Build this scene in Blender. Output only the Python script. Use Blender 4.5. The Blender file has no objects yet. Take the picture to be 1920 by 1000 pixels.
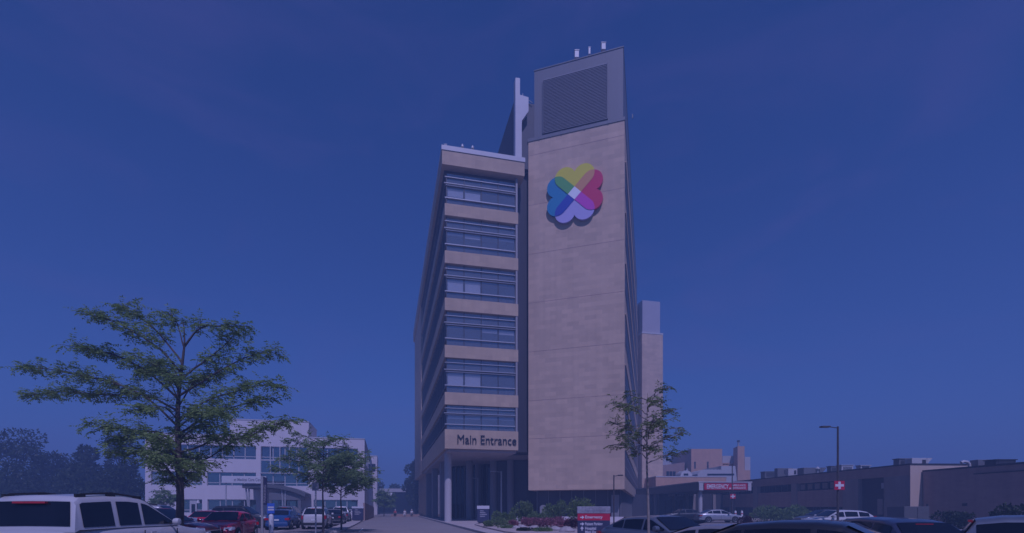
import bpy, math, random
from mathutils import Vector, Matrix
R = math.radians
S = bpy.context.scene
COL = S.collection

# ------------------------------------------------------------------ camera
EYE, HOR, CX, F = 1.6, 953.0, 927.0, 923.0       # eye height, horizon row, principal column, focal length (px of 1920x1000)
cam_d = bpy.data.cameras.new('camera'); cam = bpy.data.objects.new('camera', cam_d); COL.objects.link(cam)
cam.location = (0, 0, EYE); cam.rotation_euler = (R(90), 0, 0)
cam_d.sensor_width = 36; cam_d.lens = 36*F/1920
cam_d.shift_x = (960-CX)/1920; cam_d.shift_y = (HOR-500)/1920
cam_d.clip_end = 6000; cam_d.clip_start = 0.05
S.camera = cam

# ------------------------------------------------------------------ sky, sun, exposure
SUN_EL, SUN_X = R(54), 0.17
HAZE = 0.0042
sv = Vector((SUN_X, -1, 0)).normalized()*math.cos(SUN_EL); sv.z = math.sin(SUN_EL)
w = bpy.data.worlds.new('World'); S.world = w; w.use_nodes = True
nt = w.node_tree; nt.nodes.clear()
sky = nt.nodes.new('ShaderNodeTexSky'); sky.sky_type = 'NISHITA'; sky.sun_disc = False
sky.sun_elevation = SUN_EL; sky.sun_rotation = math.atan2(sv.x, sv.y); sky.air_density = 1.0; sky.dust_density = 0.6; sky.ozone_density = 1.6
mul = nt.nodes.new('ShaderNodeMix'); mul.data_type = 'RGBA'; mul.blend_type = 'MULTIPLY'; mul.inputs[0].default_value = 1
SKY_TINT = (0.165, 0.36, 0.95)
mul.inputs[7].default_value = (*SKY_TINT, 1)
bg = nt.nodes.new('ShaderNodeBackground'); bg.inputs['Strength'].default_value = 0.08
wo = nt.nodes.new('ShaderNodeOutputWorld')
tcw = nt.nodes.new('ShaderNodeTexCoord'); mpw = nt.nodes.new('ShaderNodeMapping'); mpw.inputs['Location'].default_value = (0,0,0.02); nmw = nt.nodes.new('ShaderNodeVectorMath'); nmw.operation = 'NORMALIZE'
nt.links.new(tcw.outputs['Generated'], mpw.inputs[0]); nt.links.new(mpw.outputs[0], nmw.inputs[0]); nt.links.new(nmw.outputs[0], sky.inputs[0])
cn = nt.nodes.new('ShaderNodeTexNoise'); cn.inputs['Scale'].default_value = 2.2; cn.inputs['Detail'].default_value = 7; cn.inputs['Roughness'].default_value = 0.6; cn.inputs['Distortion'].default_value = 0.6
cmp_ = nt.nodes.new('ShaderNodeMapping'); cmp_.inputs['Scale'].default_value = (1.0,1.0,3.2); cmp_.inputs['Location'].default_value = (0.4,0.1,0.3); cmp_.inputs['Rotation'].default_value = (0,R(-12),0)
cr = nt.nodes.new('ShaderNodeMapRange'); cr.inputs[1].default_value = 0.50; cr.inputs[2].default_value = 0.78; cr.inputs[4].default_value = 0.28
cm = nt.nodes.new('ShaderNodeMix'); cm.data_type = 'RGBA'; cm.inputs[7].default_value = (1.25,1.0,4.0,1)
nt.links.new(tcw.outputs['Generated'], cmp_.inputs[0]); nt.links.new(cmp_.outputs[0], cn.inputs[0]); nt.links.new(cn.outputs[0], cr.inputs[0]); nt.links.new(cr.outputs[0], cm.inputs[0])
nt.links.new(sky.outputs[0], mul.inputs[6]); nt.links.new(mul.outputs[2], cm.inputs[6]); nt.links.new(cm.outputs[2], bg.inputs[0]); nt.links.new(bg.outputs[0], wo.inputs[0])
sun_d = bpy.data.lights.new('sun', 'SUN'); sun = bpy.data.objects.new('sun', sun_d); COL.objects.link(sun)
sun_d.energy = 3.6; sun_d.color = (0.53, 0.50, 0.89); sun_d.angle = R(0.5)
sun.rotation_euler = (-sv).to_track_quat('-Z', 'Y').to_euler(); sun.location = sv*80
vs = S.view_settings; vs.view_transform = 'Standard'; vs.look = 'None'; vs.exposure = 0; vs.gamma = 1; vs.use_curve_mapping = False

# ------------------------------------------------------------------ helpers
def P(px, py, Y): return Vector(((px-CX)*Y/F, Y, EYE+(HOR-py)*Y/F))
def Z(py, Y): return EYE+(HOR-py)*Y/F
def XX(px, Y): return (px-CX)*Y/F

class Frame:
    """a design frame: origin, x along a facade, y into its depth"""
    def __init__(s, ox, oy, ang):
        s.o = (ox, oy); s.a = ang; s.t = (math.cos(ang), math.sin(ang)); s.d = (-math.sin(ang), math.cos(ang))
        s.M = Matrix.Translation((ox, oy, 0)) @ Matrix.Rotation(ang, 4, 'Z')
    def u(s, px, y=0.0):                         # local x of column px along the line y
        r = (px-CX)/F; ox = s.o[0]+s.d[0]*y; oy = s.o[1]+s.d[1]*y
        return (r*oy-ox)/(s.t[0]-r*s.t[1])
    def v(s, px, x=0.0):                         # local y of column px along the line x
        r = (px-CX)/F; ox = s.o[0]+s.t[0]*x; oy = s.o[1]+s.t[1]*x
        return (r*oy-ox)/(s.d[0]-r*s.d[1])
    def Y(s, x, y): return s.o[1]+s.t[1]*x+s.d[1]*y
    def w(s, x, y): return (s.o[0]+s.t[0]*x+s.d[0]*y, s.o[1]+s.t[1]*x+s.d[1]*y)
    def z(s, py, x, y): return Z(py, s.Y(x, y))

class MB:
    def __init__(s): s.v = []; s.f = []
    def add(s, vs_, fs):
        b = len(s.v); s.v += [tuple(p) for p in vs_]; s.f += [tuple(i+b for i in f) for f in fs]; return s
    def box(s, x0, x1, y0, y1, z0, z1):
        x0, x1 = sorted((x0, x1)); y0, y1 = sorted((y0, y1)); z0, z1 = sorted((z0, z1))
        return s.add([(x0,y0,z0),(x1,y0,z0),(x1,y1,z0),(x0,y1,z0),(x0,y0,z1),(x1,y0,z1),(x1,y1,z1),(x0,y1,z1)],
                     [(3,2,1,0),(4,5,6,7),(0,1,5,4),(1,2,6,5),(2,3,7,6),(3,0,4,7)])
    def prism(s, poly, z0, z1):
        n = len(poly); a = sum(poly[i][0]*poly[(i+1)%n][1]-poly[(i+1)%n][0]*poly[i][1] for i in range(n))
        if a < 0: poly = poly[::-1]
        vs_ = [(x,y,z0) for x,y in poly]+[(x,y,z1) for x,y in poly]
        return s.add(vs_, [tuple(range(n))[::-1], tuple(range(n,2*n))]+[(i,(i+1)%n,n+(i+1)%n,n+i) for i in range(n)])
    def slab(s, poly, y0, y1):                   # polygon in x,z, thickness along y
        n = len(poly); a = sum(poly[i][0]*poly[(i+1)%n][1]-poly[(i+1)%n][0]*poly[i][1] for i in range(n))
        if a < 0: poly = poly[::-1]
        vs_ = [(x,y0,z) for x,z in poly]+[(x,y1,z) for x,z in poly]
        return s.add(vs_, [tuple(range(n)), tuple(range(n,2*n))[::-1]]+[((i+1)%n,i,n+i,n+(i+1)%n) for i in range(n)])
    def quad(s, a, b, c, d): return s.add([a,b,c,d], [(0,1,2,3)])
    def tube(s, pts, rad, n=8, cap=True):
        pts = [Vector(p) for p in pts]; m = len(pts)
        if not isinstance(rad, (list, tuple)): rad = [rad]*m
        b = len(s.v); up = Vector((0.13,0.31,0.94))
        for i, p in enumerate(pts):
            t = (pts[min(i+1,m-1)]-pts[max(i-1,0)]).normalized()
            e = t.cross(up if abs(t.dot(up)) < 0.97 else Vector((1,0,0))).normalized(); g = t.cross(e)
            for k in range(n):
                a = 2*math.pi*k/n; s.v.append(tuple(p+(e*math.cos(a)+g*math.sin(a))*rad[i]))
        for i in range(m-1):
            for k in range(n): s.f.append((b+i*n+k, b+i*n+(k+1)%n, b+(i+1)*n+(k+1)%n, b+(i+1)*n+k))
        if cap: s.f.append(tuple(b+k for k in range(n))[::-1]); s.f.append(tuple(b+(m-1)*n+k for k in range(n)))
        return s
    def loft(s, rings, caps=True):
        n = len(rings[0]); b = len(s.v)
        for r in rings: s.v += [tuple(p) for p in r]
        for i in range(len(rings)-1):
            for k in range(n-1): s.f.append((b+i*n+k, b+i*n+k+1, b+(i+1)*n+k+1, b+(i+1)*n+k))
        if caps: s.f.append(tuple(b+k for k in range(n))); s.f.append(tuple(b+(len(rings)-1)*n+k for k in range(n))[::-1])
        return s
    def lathe(s, prof, c, n=16, ax='z'):
        b = len(s.v)
        for r, h in prof:
            for k in range(n):
                a = 2*math.pi*k/n; p = (r*math.cos(a), r*math.sin(a), h)
                if ax == 'x': p = (h, r*math.cos(a), r*math.sin(a))
                if ax == 'y': p = (r*math.cos(a), h, r*math.sin(a))
                s.v.append((p[0]+c[0], p[1]+c[1], p[2]+c[2]))
        for i in range(len(prof)-1):
            for k in range(n): s.f.append((b+i*n+k, b+i*n+(k+1)%n, b+(i+1)*n+(k+1)%n, b+(i+1)*n+k))
        s.f.append(tuple(b+k for k in range(n))[::-1]); s.f.append(tuple(b+(len(prof)-1)*n+k for k in range(n)))
        return s
    def build(s, name, mat, parent=None, M=None, smooth=None, bevel=0):
        me = bpy.data.meshes.new(name); me.from_pydata(s.v, [], s.f); me.update()
        import bmesh
        if len(s.f) < 6000:
            bm = bmesh.new(); bm.from_mesh(me); bmesh.ops.recalc_face_normals(bm, faces=bm.faces); bm.to_mesh(me); bm.free()
        if smooth:
            for p in me.polygons: p.use_smooth = True
            me.set_sharp_from_angle(angle=R(smooth))
        me.materials.append(mat); o = bpy.data.objects.new(name, me); COL.objects.link(o)
        if parent is not None:
            o.parent = parent
            if M is not None: o.matrix_basis = parent_world(parent).inverted() @ M
        elif M is not None: o.matrix_basis = M
        if bevel:
            b = o.modifiers.new('bevel', 'BEVEL'); b.width = bevel; b.segments = 2; b.limit_method = 'ANGLE'
        return o

def parent_world(o):
    M = o.matrix_basis.copy()
    while o.parent: o = o.parent; M = o.matrix_basis @ M
    return M
def thing(name, label, cat, loc=(0,0,0), rot=0.0, group=None):
    o = bpy.data.objects.new(name, None); COL.objects.link(o); o.location = loc; o.rotation_euler = (0,0,rot)
    o.empty_display_size = 0.3; o['label'] = label; o['category'] = cat
    if group: o['group'] = group
    o.matrix_basis = Matrix.Translation(loc) @ Matrix.Rotation(rot, 4, 'Z')
    return o
def tag(o, label, cat, group=None):
    o['label'] = label; o['category'] = cat
    if group: o['group'] = group
    return o
def struct(o): o['kind'] = 'structure'; return o

def text_mesh(name, body, size, mat, parent, M, extrude=0.01, weight=0.0, align='LEFT', width=None, shear=0.0, spacing=1.0):
    c = bpy.data.curves.new(name, 'FONT'); c.body = body; c.size = size; c.extrude = extrude; c.offset = weight; c.align_x = align
    c.resolution_u = 3; c.shear = shear; c.space_character = spacing
    t = bpy.data.objects.new(name, c); COL.objects.link(t)
    dg = bpy.context.evaluated_depsgraph_get(); me = bpy.data.meshes.new_from_object(t.evaluated_get(dg))
    bpy.data.objects.remove(t); bpy.data.curves.remove(c)
    if width:
        xs = [v.co.x for v in me.vertices]; k = width/(max(xs)-min(xs))
        for v in me.vertices: v.co.x *= k
    me.materials.clear(); me.materials.append(mat); me.name = name
    o = bpy.data.objects.new(name, me); COL.objects.link(o)
    if parent is not None: o.parent = parent; o.matrix_basis = parent_world(parent).inverted() @ M
    else: o.matrix_basis = M
    return o
UP = Matrix.Rotation(R(90), 4, 'X')              # text plane: x right, y up -> facing -y

# ------------------------------------------------------------------ materials
def mat(name, col, rough=0.6, metal=0.0, coat=0.0, spec=0.5, var=0.0, vscale=3.0, bump=0.0, bscale=30.0, dark=None, streak=False):
    m = bpy.data.materials.new(name); m.use_nodes = True; n = m.node_tree.nodes; l = m.node_tree.links
    b = n['Principled BSDF']; b.inputs['Base Color'].default_value = (*col, 1); b.inputs['Roughness'].default_value = rough
    b.inputs['Metallic'].default_value = metal; b.inputs['Coat Weight'].default_value = coat; b.inputs['Coat Roughness'].default_value = 0.04
    b.inputs['Specular IOR Level'].default_value = spec
    tc = n.new('ShaderNodeTexCoord')
    if var:
        no = n.new('ShaderNodeTexNoise'); no.inputs['Scale'].default_value = vscale; no.inputs['Detail'].default_value = 6; no.inputs['Roughness'].default_value = 0.65
        if streak:
            mp = n.new('ShaderNodeMapping'); mp.inputs['Scale'].default_value = (1,1,0.12); l.new(tc.outputs['Object'], mp.inputs[0]); l.new(mp.outputs[0], no.inputs[0])
        else: l.new(tc.outputs['Object'], no.inputs[0])
        rp = n.new('ShaderNodeValToRGB'); rp.color_ramp.elements[0].position = 0.3; rp.color_ramp.elements[1].position = 0.7
        d = dark or tuple(c*(1-var) for c in col)
        rp.color_ramp.elements[0].color = (*d, 1); rp.color_ramp.elements[1].color = (*[min(1,c*(1+var*0.5)) for c in col], 1)
        l.new(no.outputs[0], rp.inputs[0]); l.new(rp.outputs[0], b.inputs['Base Color'])
    if bump:
        n2 = n.new('ShaderNodeTexNoise'); n2.inputs['Scale'].default_value = bscale; n2.inputs['Detail'].default_value = 5; l.new(tc.outputs['Object'], n2.inputs[0])
        bp = n.new('ShaderNodeBump'); bp.inputs['Strength'].default_value = bump; bp.inputs['Distance'].default_value = 0.02
        l.new(n2.outputs[0], bp.inputs['Height']); l.new(bp.outputs[0], b.inputs['Normal'])
    return m

def masonry(name, c1, c2, mortar, bw, bh, gap=0.01, stain=0.12, vary=0.5, rough=0.85, blotch=4.0):
    """coursed blocks on vertical walls: u = x+y, v = z in object space"""
    m = bpy.data.materials.new(name); m.use_nodes = True; n = m.node_tree.nodes; l = m.node_tree.links
    b = n['Principled BSDF']; b.inputs['Roughness'].default_value = rough; b.inputs['Specular IOR Level'].default_value = 0.3
    tc = n.new('ShaderNodeTexCoord'); sx = n.new('ShaderNodeSeparateXYZ'); l.new(tc.outputs['Object'], sx.inputs[0])
    ad = n.new('ShaderNodeMath'); ad.operation = 'ADD'; l.new(sx.outputs[0], ad.inputs[0]); l.new(sx.outputs[1], ad.inputs[1])
    cb = n.new('ShaderNodeCombineXYZ'); l.new(ad.outputs[0], cb.inputs[0]); l.new(sx.outputs[2], cb.inputs[1])
    br = n.new('ShaderNodeTexBrick'); l.new(cb.outputs[0], br.inputs['Vector']); br.inputs['Scale'].default_value = 1
    br.inputs['Brick Width'].default_value = bw; br.inputs['Row Height'].default_value = bh; br.inputs['Mortar Size'].default_value = gap
    br.inputs['Mortar Smooth'].default_value = 0.3; br.inputs['Bias'].default_value = 0.0
    br.inputs['Color1'].default_value = (*c1,1); br.inputs['Color2'].default_value = (*c2,1); br.inputs['Mortar'].default_value = (*mortar,1)
    no = n.new('ShaderNodeTexNoise'); no.inputs['Scale'].default_value = 1/blotch; no.inputs['Detail'].default_value = 8; no.inputs['Roughness'].default_value = 0.7
    l.new(cb.outputs[0], no.inputs[0])
    mr = n.new('ShaderNodeMapRange'); mr.inputs[1].default_value = 0.3; mr.inputs[2].default_value = 0.7; mr.inputs[3].default_value = 1-stain; mr.inputs[4].default_value = 1+stain*0.6
    l.new(no.outputs[0], mr.inputs[0])
    mx = n.new('ShaderNodeMix'); mx.data_type = 'RGBA'; mx.blend_type = 'MULTIPLY'; mx.inputs[0].default_value = 1
    l.new(br.outputs[0], mx.inputs[6]); l.new(mr.outputs[0], mx.inputs[7])
    mp2 = n.new('ShaderNodeMapping'); mp2.inputs['Scale'].default_value = (1.6,0.06,1); l.new(cb.outputs[0], mp2.inputs[0])
    n3 = n.new('ShaderNodeTexNoise'); n3.inputs['Scale'].default_value = 1.0; n3.inputs['Detail'].default_value = 5; l.new(mp2.outputs[0], n3.inputs[0])
    mr2 = n.new('ShaderNodeMapRange'); mr2.inputs[1].default_value = 0.35; mr2.inputs[2].default_value = 0.65; mr2.inputs[3].default_value = 1-stain*0.55; mr2.inputs[4].default_value = 1.03
    l.new(n3.outputs[0], mr2.inputs[0]); mx3 = n.new('ShaderNodeMix'); mx3.data_type = 'RGBA'; mx3.blend_type = 'MULTIPLY'; mx3.inputs[0].default_value = 1
    l.new(mx.outputs[2], mx3.inputs[6]); l.new(mr2.outputs[0], mx3.inputs[7]); l.new(mx3.outputs[2], b.inputs['Base Color'])
    bp = n.new('ShaderNodeBump'); bp.inputs['Strength'].default_value = 0.3; bp.inputs['Distance'].default_value = 0.02; bp.invert = True
    l.new(br.outputs['Fac'], bp.inputs['Height']); l.new(bp.outputs[0], b.inputs['Normal'])
    return m

def glazing(name, tint, clear=0.5, rough=0.03, refl=0.12, body=0.12):
    """window glass: fresnel mix of mirror and a tinted see-through body"""
    m = bpy.data.materials.new(name); m.use_nodes = True; n = m.node_tree.nodes; l = m.node_tree.links; n.clear()
    out = n.new('ShaderNodeOutputMaterial'); gl = n.new('ShaderNodeBsdfGlossy'); gl.inputs['Roughness'].default_value = rough
    gl.inputs['Color'].default_value = (0.9,0.95,1,1)
    tr = n.new('ShaderNodeBsdfTransparent'); tr.inputs['Color'].default_value = (*tint,1)
    df = n.new('ShaderNodeBsdfDiffuse'); df.inputs['Color'].default_value = (*[t*body for t in tint],1)
    m1 = n.new('ShaderNodeMixShader'); m1.inputs[0].default_value = clear; l.new(df.outputs[0], m1.inputs[1]); l.new(tr.outputs[0], m1.inputs[2])
    fr = n.new('ShaderNodeLayerWeight'); fr.inputs['Blend'].default_value = 0.5; pw = n.new('ShaderNodeMath'); pw.operation = 'POWER'; pw.inputs[1].default_value = 4.0; l.new(fr.outputs['Facing'], pw.inputs[0])
    tc = n.new('ShaderNodeTexCoord'); no = n.new('ShaderNodeTexNoise'); no.inputs['Scale'].default_value = 0.7; l.new(tc.outputs['Object'], no.inputs[0])
    bp = n.new('ShaderNodeBump'); bp.inputs['Strength'].default_value = 0.06; bp.inputs['Distance'].default_value = 0.05; l.new(no.outputs[0], bp.inputs['Height']); l.new(bp.outputs[0], gl.inputs['Normal'])
    m2 = n.new('ShaderNodeMixShader'); mq = n.new('ShaderNodeMapRange'); mq.inputs[3].default_value = refl; l.new(pw.outputs[0], mq.inputs[0]); l.new(mq.outputs[0], m2.inputs[0]); l.new(m1.outputs[0], m2.inputs[1]); l.new(gl.outputs[0], m2.inputs[2])
    l.new(m2.outputs[0], out.inputs[0])
    return m

def leafmat(name, c1, c2, trans=0.35):
    m = bpy.data.materials.new(name); m.use_nodes = True; n = m.node_tree.nodes; l = m.node_tree.links; n.clear()
    out = n.new('ShaderNodeOutputMaterial'); tc = n.new('ShaderNodeTexCoord')
    no = n.new('ShaderNodeTexNoise'); no.inputs['Scale'].default_value = 1.7; no.inputs['Detail'].default_value = 4; l.new(tc.outputs['Object'], no.inputs[0])
    rp = n.new('ShaderNodeValToRGB'); rp.color_ramp.elements[0].position = 0.35; rp.color_ramp.elements[1].position = 0.65
    rp.color_ramp.elements[0].color = (*c1,1); rp.color_ramp.elements[1].color = (*c2,1); l.new(no.outputs[0], rp.inputs[0])
    df = n.new('ShaderNodeBsdfDiffuse'); tl = n.new('ShaderNodeBsdfTranslucent'); l.new(rp.outputs[0], df.inputs[0]); l.new(rp.outputs[0], tl.inputs[0])
    gl = n.new('ShaderNodeBsdfGlossy'); gl.inputs['Roughness'].default_value = 0.45
    mx = n.new('ShaderNodeMixShader'); mx.inputs[0].default_value = trans; l.new(df.outputs[0], mx.inputs[1]); l.new(tl.outputs[0], mx.inputs[2])
    m2 = n.new('ShaderNodeMixShader'); m2.inputs[0].default_value = 0.015; l.new(mx.outputs[0], m2.inputs[1]); l.new(gl.outputs[0], m2.inputs[2])
    l.new(m2.outputs[0], out.inputs[0])
    return m

STONE = masonry('limestone', (0.615,0.44,0.315), (0.51,0.37,0.268), (0.545,0.40,0.292), 1.2, 0.45, 0.008, 0.10)
STONE_BAND = masonry('limestone_band', (0.53,0.39,0.27), (0.47,0.345,0.245), (0.46,0.35,0.25), 0.9, 0.6, 0.008, 0.10)
TANBRICK = masonry('tan_brick', (0.62,0.36,0.24), (0.56,0.32,0.215), (0.56,0.36,0.26), 0.6, 0.2, 0.01, 0.12)
DKBRICK = masonry('brown_brick', (0.40,0.26,0.22), (0.36,0.235,0.20), (0.36,0.26,0.22), 0.6, 0.2, 0.01, 0.18)
SIDING = mat('grey_brown_siding', (0.30,0.24,0.22), 0.8, var=0.2, vscale=0.6, streak=True)
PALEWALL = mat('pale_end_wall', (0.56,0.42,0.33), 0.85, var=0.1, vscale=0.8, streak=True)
WHITEWALL = mat('white_wall_panels', (0.66,0.60,0.62), 0.8, var=0.07, vscale=0.5, streak=True)
WHITEMETAL = mat('white_metal', (0.49,0.47,0.49), 0.45, var=0.06, vscale=1.5)
SHADEGREY = mat('shade_dark_grey', (0.10,0.10,0.11), 0.7, var=0.15)  # dark grey; on the utility cabinet it puts shade into the colour
CAPMETAL = mat('pale_lilac_panel', (0.36,0.34,0.39), 0.6, var=0.06, vscale=0.4)
POSTMETAL = mat('post_metal', (0.30,0.28,0.29), 0.5, var=0.08)
RAILMETAL = mat('rail_metal', (0.42,0.42,0.45), 0.45, metal=0.2, var=0.06)
GREYMETAL = mat('grey_metal_panel', (0.155,0.15,0.165), 0.55, metal=0.1, var=0.10, vscale=0.7, streak=True)
LOUVER = mat('louvre_metal', (0.19,0.185,0.21), 0.5, metal=0.1, var=0.05)
DARKMETAL = mat('dark_metal', (0.045,0.042,0.05), 0.5, metal=0.2, var=0.2, vscale=1.0)
DARKPANEL = mat('dark_wall_panel', (0.05,0.045,0.055), 0.6, var=0.2, vscale=0.8, streak=True)
ROOM = mat('dim_room', (0.11,0.11,0.13), 0.9, var=0.3, vscale=0.8)
BLIND = mat('roller_blind', (0.70,0.68,0.70), 0.9, var=0.05)
GLASS = glazing('window_glass', (0.86,0.87,0.90), 0.70, refl=0.20, body=0.42)
DARKGLASS = glazing('dark_glass', (0.05,0.06,0.09), 0.3, refl=0.05)
OFFICEGLASS = glazing('office_glass', (0.25,0.34,0.45), 0.2, refl=0.26)
SPANDRELGLASS = mat('dark_spandrel_glass', (0.05,0.045,0.06), 0.45, var=0.3, vscale=0.5)
CONCRETE = mat('concrete', (0.42,0.39,0.37), 0.9, var=0.18, vscale=0.8, bump=0.15)
SOFFIT = mat('soffit_panel', (0.42,0.36,0.36), 0.8, var=0.08, vscale=0.6)
COLUMN = mat('column_concrete', (0.46,0.43,0.43), 0.75, var=0.1, vscale=1.2, streak=True)
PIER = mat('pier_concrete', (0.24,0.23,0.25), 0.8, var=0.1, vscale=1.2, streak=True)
LETTER = mat('letter_metal', (0.02,0.018,0.03), 0.4)
BARK = mat('bark', (0.085,0.065,0.06), 0.9, var=0.35, vscale=6, bump=0.5, bscale=25)
PALEBARK = mat('pale_bark', (0.30,0.25,0.23), 0.9, var=0.3, vscale=8, bump=0.4, bscale=30)
RUBBER = mat('tyre_rubber', (0.018,0.018,0.02), 0.85, var=0.3, vscale=8)
RIM = mat('alloy_rim', (0.55,0.55,0.57), 0.35, metal=0.7, var=0.1)
CARGLASS = mat('car_glass', (0.008,0.010,0.016), 0.04, spec=0.5, coat=0.0, var=0.4, vscale=1.0)
TRIM = mat('black_trim', (0.02,0.02,0.022), 0.6, var=0.2, vscale=5)
LAMPRED = mat('red_lamp_glass', (0.45,0.012,0.03), 0.15, coat=0.6, var=0.2, vscale=14)
LAMPCLEAR = mat('clear_lamp_glass', (0.72,0.72,0.76), 0.12, coat=0.8, var=0.3, vscale=18)
PLATE = mat('plate_white', (0.7,0.7,0.72), 0.5, var=0.08)
CHROME = mat('chrome', (0.75,0.75,0.78), 0.15, metal=1.0, var=0.1)
POLE = mat('bronze_pole_paint', (0.07,0.055,0.055), 0.5, var=0.2, vscale=3)
GALV = mat('galvanised_pole', (0.42,0.42,0.44), 0.5, metal=0.3, var=0.12, vscale=4)
SIGNNAVY = mat('navy_sign_panel', (0.035,0.04,0.09), 0.5, var=0.08)
SIGNRED = mat('red_sign_panel', (0.50,0.01,0.05), 0.5, var=0.08)
SIGNWHITE = mat('white_sign_panel', (0.60,0.58,0.61), 0.5, var=0.05)
SIGNSILVER = mat('silver_sign_panel', (0.33,0.32,0.36), 0.45, var=0.45, vscale=6)
SIGNBLUE = mat('blue_sign_panel', (0.05,0.14,0.55), 0.5, var=0.08)
TXTWHITE = mat('white_lettering', (0.62,0.60,0.64), 0.5)
TXTGREY = mat('grey_lettering', (0.20,0.19,0.24), 0.5)
ASPHALT = mat('asphalt', (0.22,0.19,0.19), 0.95, var=0.22, vscale=0.35, bump=0.25, bscale=60)
ROADM = mat('road_asphalt', (0.26,0.225,0.215), 0.95, var=0.14, vscale=0.3, bump=0.2, bscale=60)
WALK = mat('pavement_concrete', (0.44,0.37,0.35), 0.95, var=0.14, vscale=0.5, bump=0.15)
KERB = mat('kerb_concrete', (0.42,0.37,0.36), 0.95, var=0.2, vscale=1.5)
PAINT = mat('road_paint', (0.7,0.68,0.66), 0.8, var=0.2, vscale=4)
MULCH = mat('gravel_mulch', (0.46,0.37,0.34), 0.95, var=0.4, vscale=6, bump=0.8, bscale=20)
ROCK = mat('landscape_rock', (0.38,0.33,0.33), 0.9, var=0.3, vscale=3, bump=0.6, bscale=6)
LEAF_LOCUST = leafmat('locust_leaf', (0.15,0.225,0.075), (0.27,0.36,0.12), 0.5)
LEAF_THIN = leafmat('thin_leaf', (0.12,0.165,0.075), (0.22,0.27,0.12), 0.45)
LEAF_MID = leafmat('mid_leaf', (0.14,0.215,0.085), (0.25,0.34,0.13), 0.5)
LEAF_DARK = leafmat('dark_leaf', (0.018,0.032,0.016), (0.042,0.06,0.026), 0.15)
LEAF_SHRUB = leafmat('shrub_leaf', (0.11,0.17,0.065), (0.21,0.27,0.11), 0.35)
LEAF_PURPLE = leafmat('purple_leaf', (0.28,0.10,0.14), (0.42,0.19,0.22), 0.35)
LEAF_MAROON = leafmat('maroon_leaf', (0.06,0.02,0.03), (0.12,0.035,0.05), 0.3)

def paint(name, c, metal=0.0, rough=0.35): return mat(name, c, rough, metal=metal, coat=0.7, var=0.06, vscale=2.5)

# ================================================================== GROUND
WALKZ = 0.15
o = MB().quad((-400,-60,0),(400,-60,0),(400,600,0),(-400,600,0)).build('ground', ASPHALT); struct(o)
WING = Frame(-5.04, 50.0, math.atan2(0.2138, 0.9769))
dR = Vector((-0.2138, 0.9769, 0))
def kerbpt(t, off=0): return (-0.85+dR.x*t+0.9769*off, 31.2+dR.y*t+0.2138*off)
# drive running back along the left wing
rp = [kerbpt(-16,-0.15), kerbpt(110,-0.15), kerbpt(110,-9.5), kerbpt(-16,-9.5)]
o = MB().add([(x,y,0.004) for x,y in rp], [(0,1,2,3)]).build('road', ROADM); struct(o)
# raised pavement round the building, with its planted bed cut out as a soil sheet on top
front = [kerbpt(0,0), kerbpt(22,0), kerbpt(80,0), (60,118), (37.5,118), (37.5,64), (20.5,58.5), (15.5,47), (11.6,37), (8.6,27), (6.6,21.5), (3.6,20.2), (1.4,22.5), (0.0,27)]
o = MB().prism(front, 0.0, WALKZ).build('pavement', WALK, bevel=0.03); struct(o)
kb = MB()
cl = front[-4:]+front[:3]
cl = front[:3][::-1]+front[::-1][:8]
c = Vector((8,45))
for (a, b) in zip(cl[:-1], cl[1:]):
    a, b = Vector(a), Vector(b); d = (b-a).normalized(); nrm = Vector((-d.y, d.x)); nrm = nrm if (c-a).dot(nrm) > 0 else -nrm
    q = [a-nrm*0.10, b-nrm*0.10, b+nrm*0.14, a+nrm*0.14]
    kb.prism([tuple(p) for p in q], 0.002, WALKZ+0.006)
struct(kb.build('kerb', KERB))
bed = [(0.6,29.2),(-0.75,36.0),(-1.7,42.0),(-0.6,46.2),(3.4,47.6),(9.4,45.6),(8.7,38),(7.3,31),(6.0,25.2),(4.8,22.6),(2.6,23.0)]
o = MB().prism(bed, WALKZ+0.004, WALKZ+0.09).build('planting_bed', MULCH); struct(o)
# parking bay lines on the left lot
pl = MB()
for k in range(9):
    b0 = Vector((-9.2,33.5,0))+Vector((-0.9769,-0.2138,0))*2.75*k; b1 = b0+dR*5.2
    n_ = Vector((0.9769,0.2138,0))*0.05
    pl.quad(*[(p.x,p.y,0.008) for p in (b0-n_, b0+n_, b1+n_, b1-n_)])
o = pl.build('parking_lines', PAINT); struct(o)
# planted island kerbs on the left side of the drive
isl = [( -9.9,31.6),(-10.9,36.3),(-12.4,43.5),(-14.4,52.6),(-16.2,60.2),(-17.6,60.0),(-15.9,52.4),(-13.6,43.0),(-11.7,34.6),(-11.0,31.4)]
o = MB().prism(isl, 0.003, 0.14).build('kerb_island', KERB, bevel=0.02); struct(o)

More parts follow.
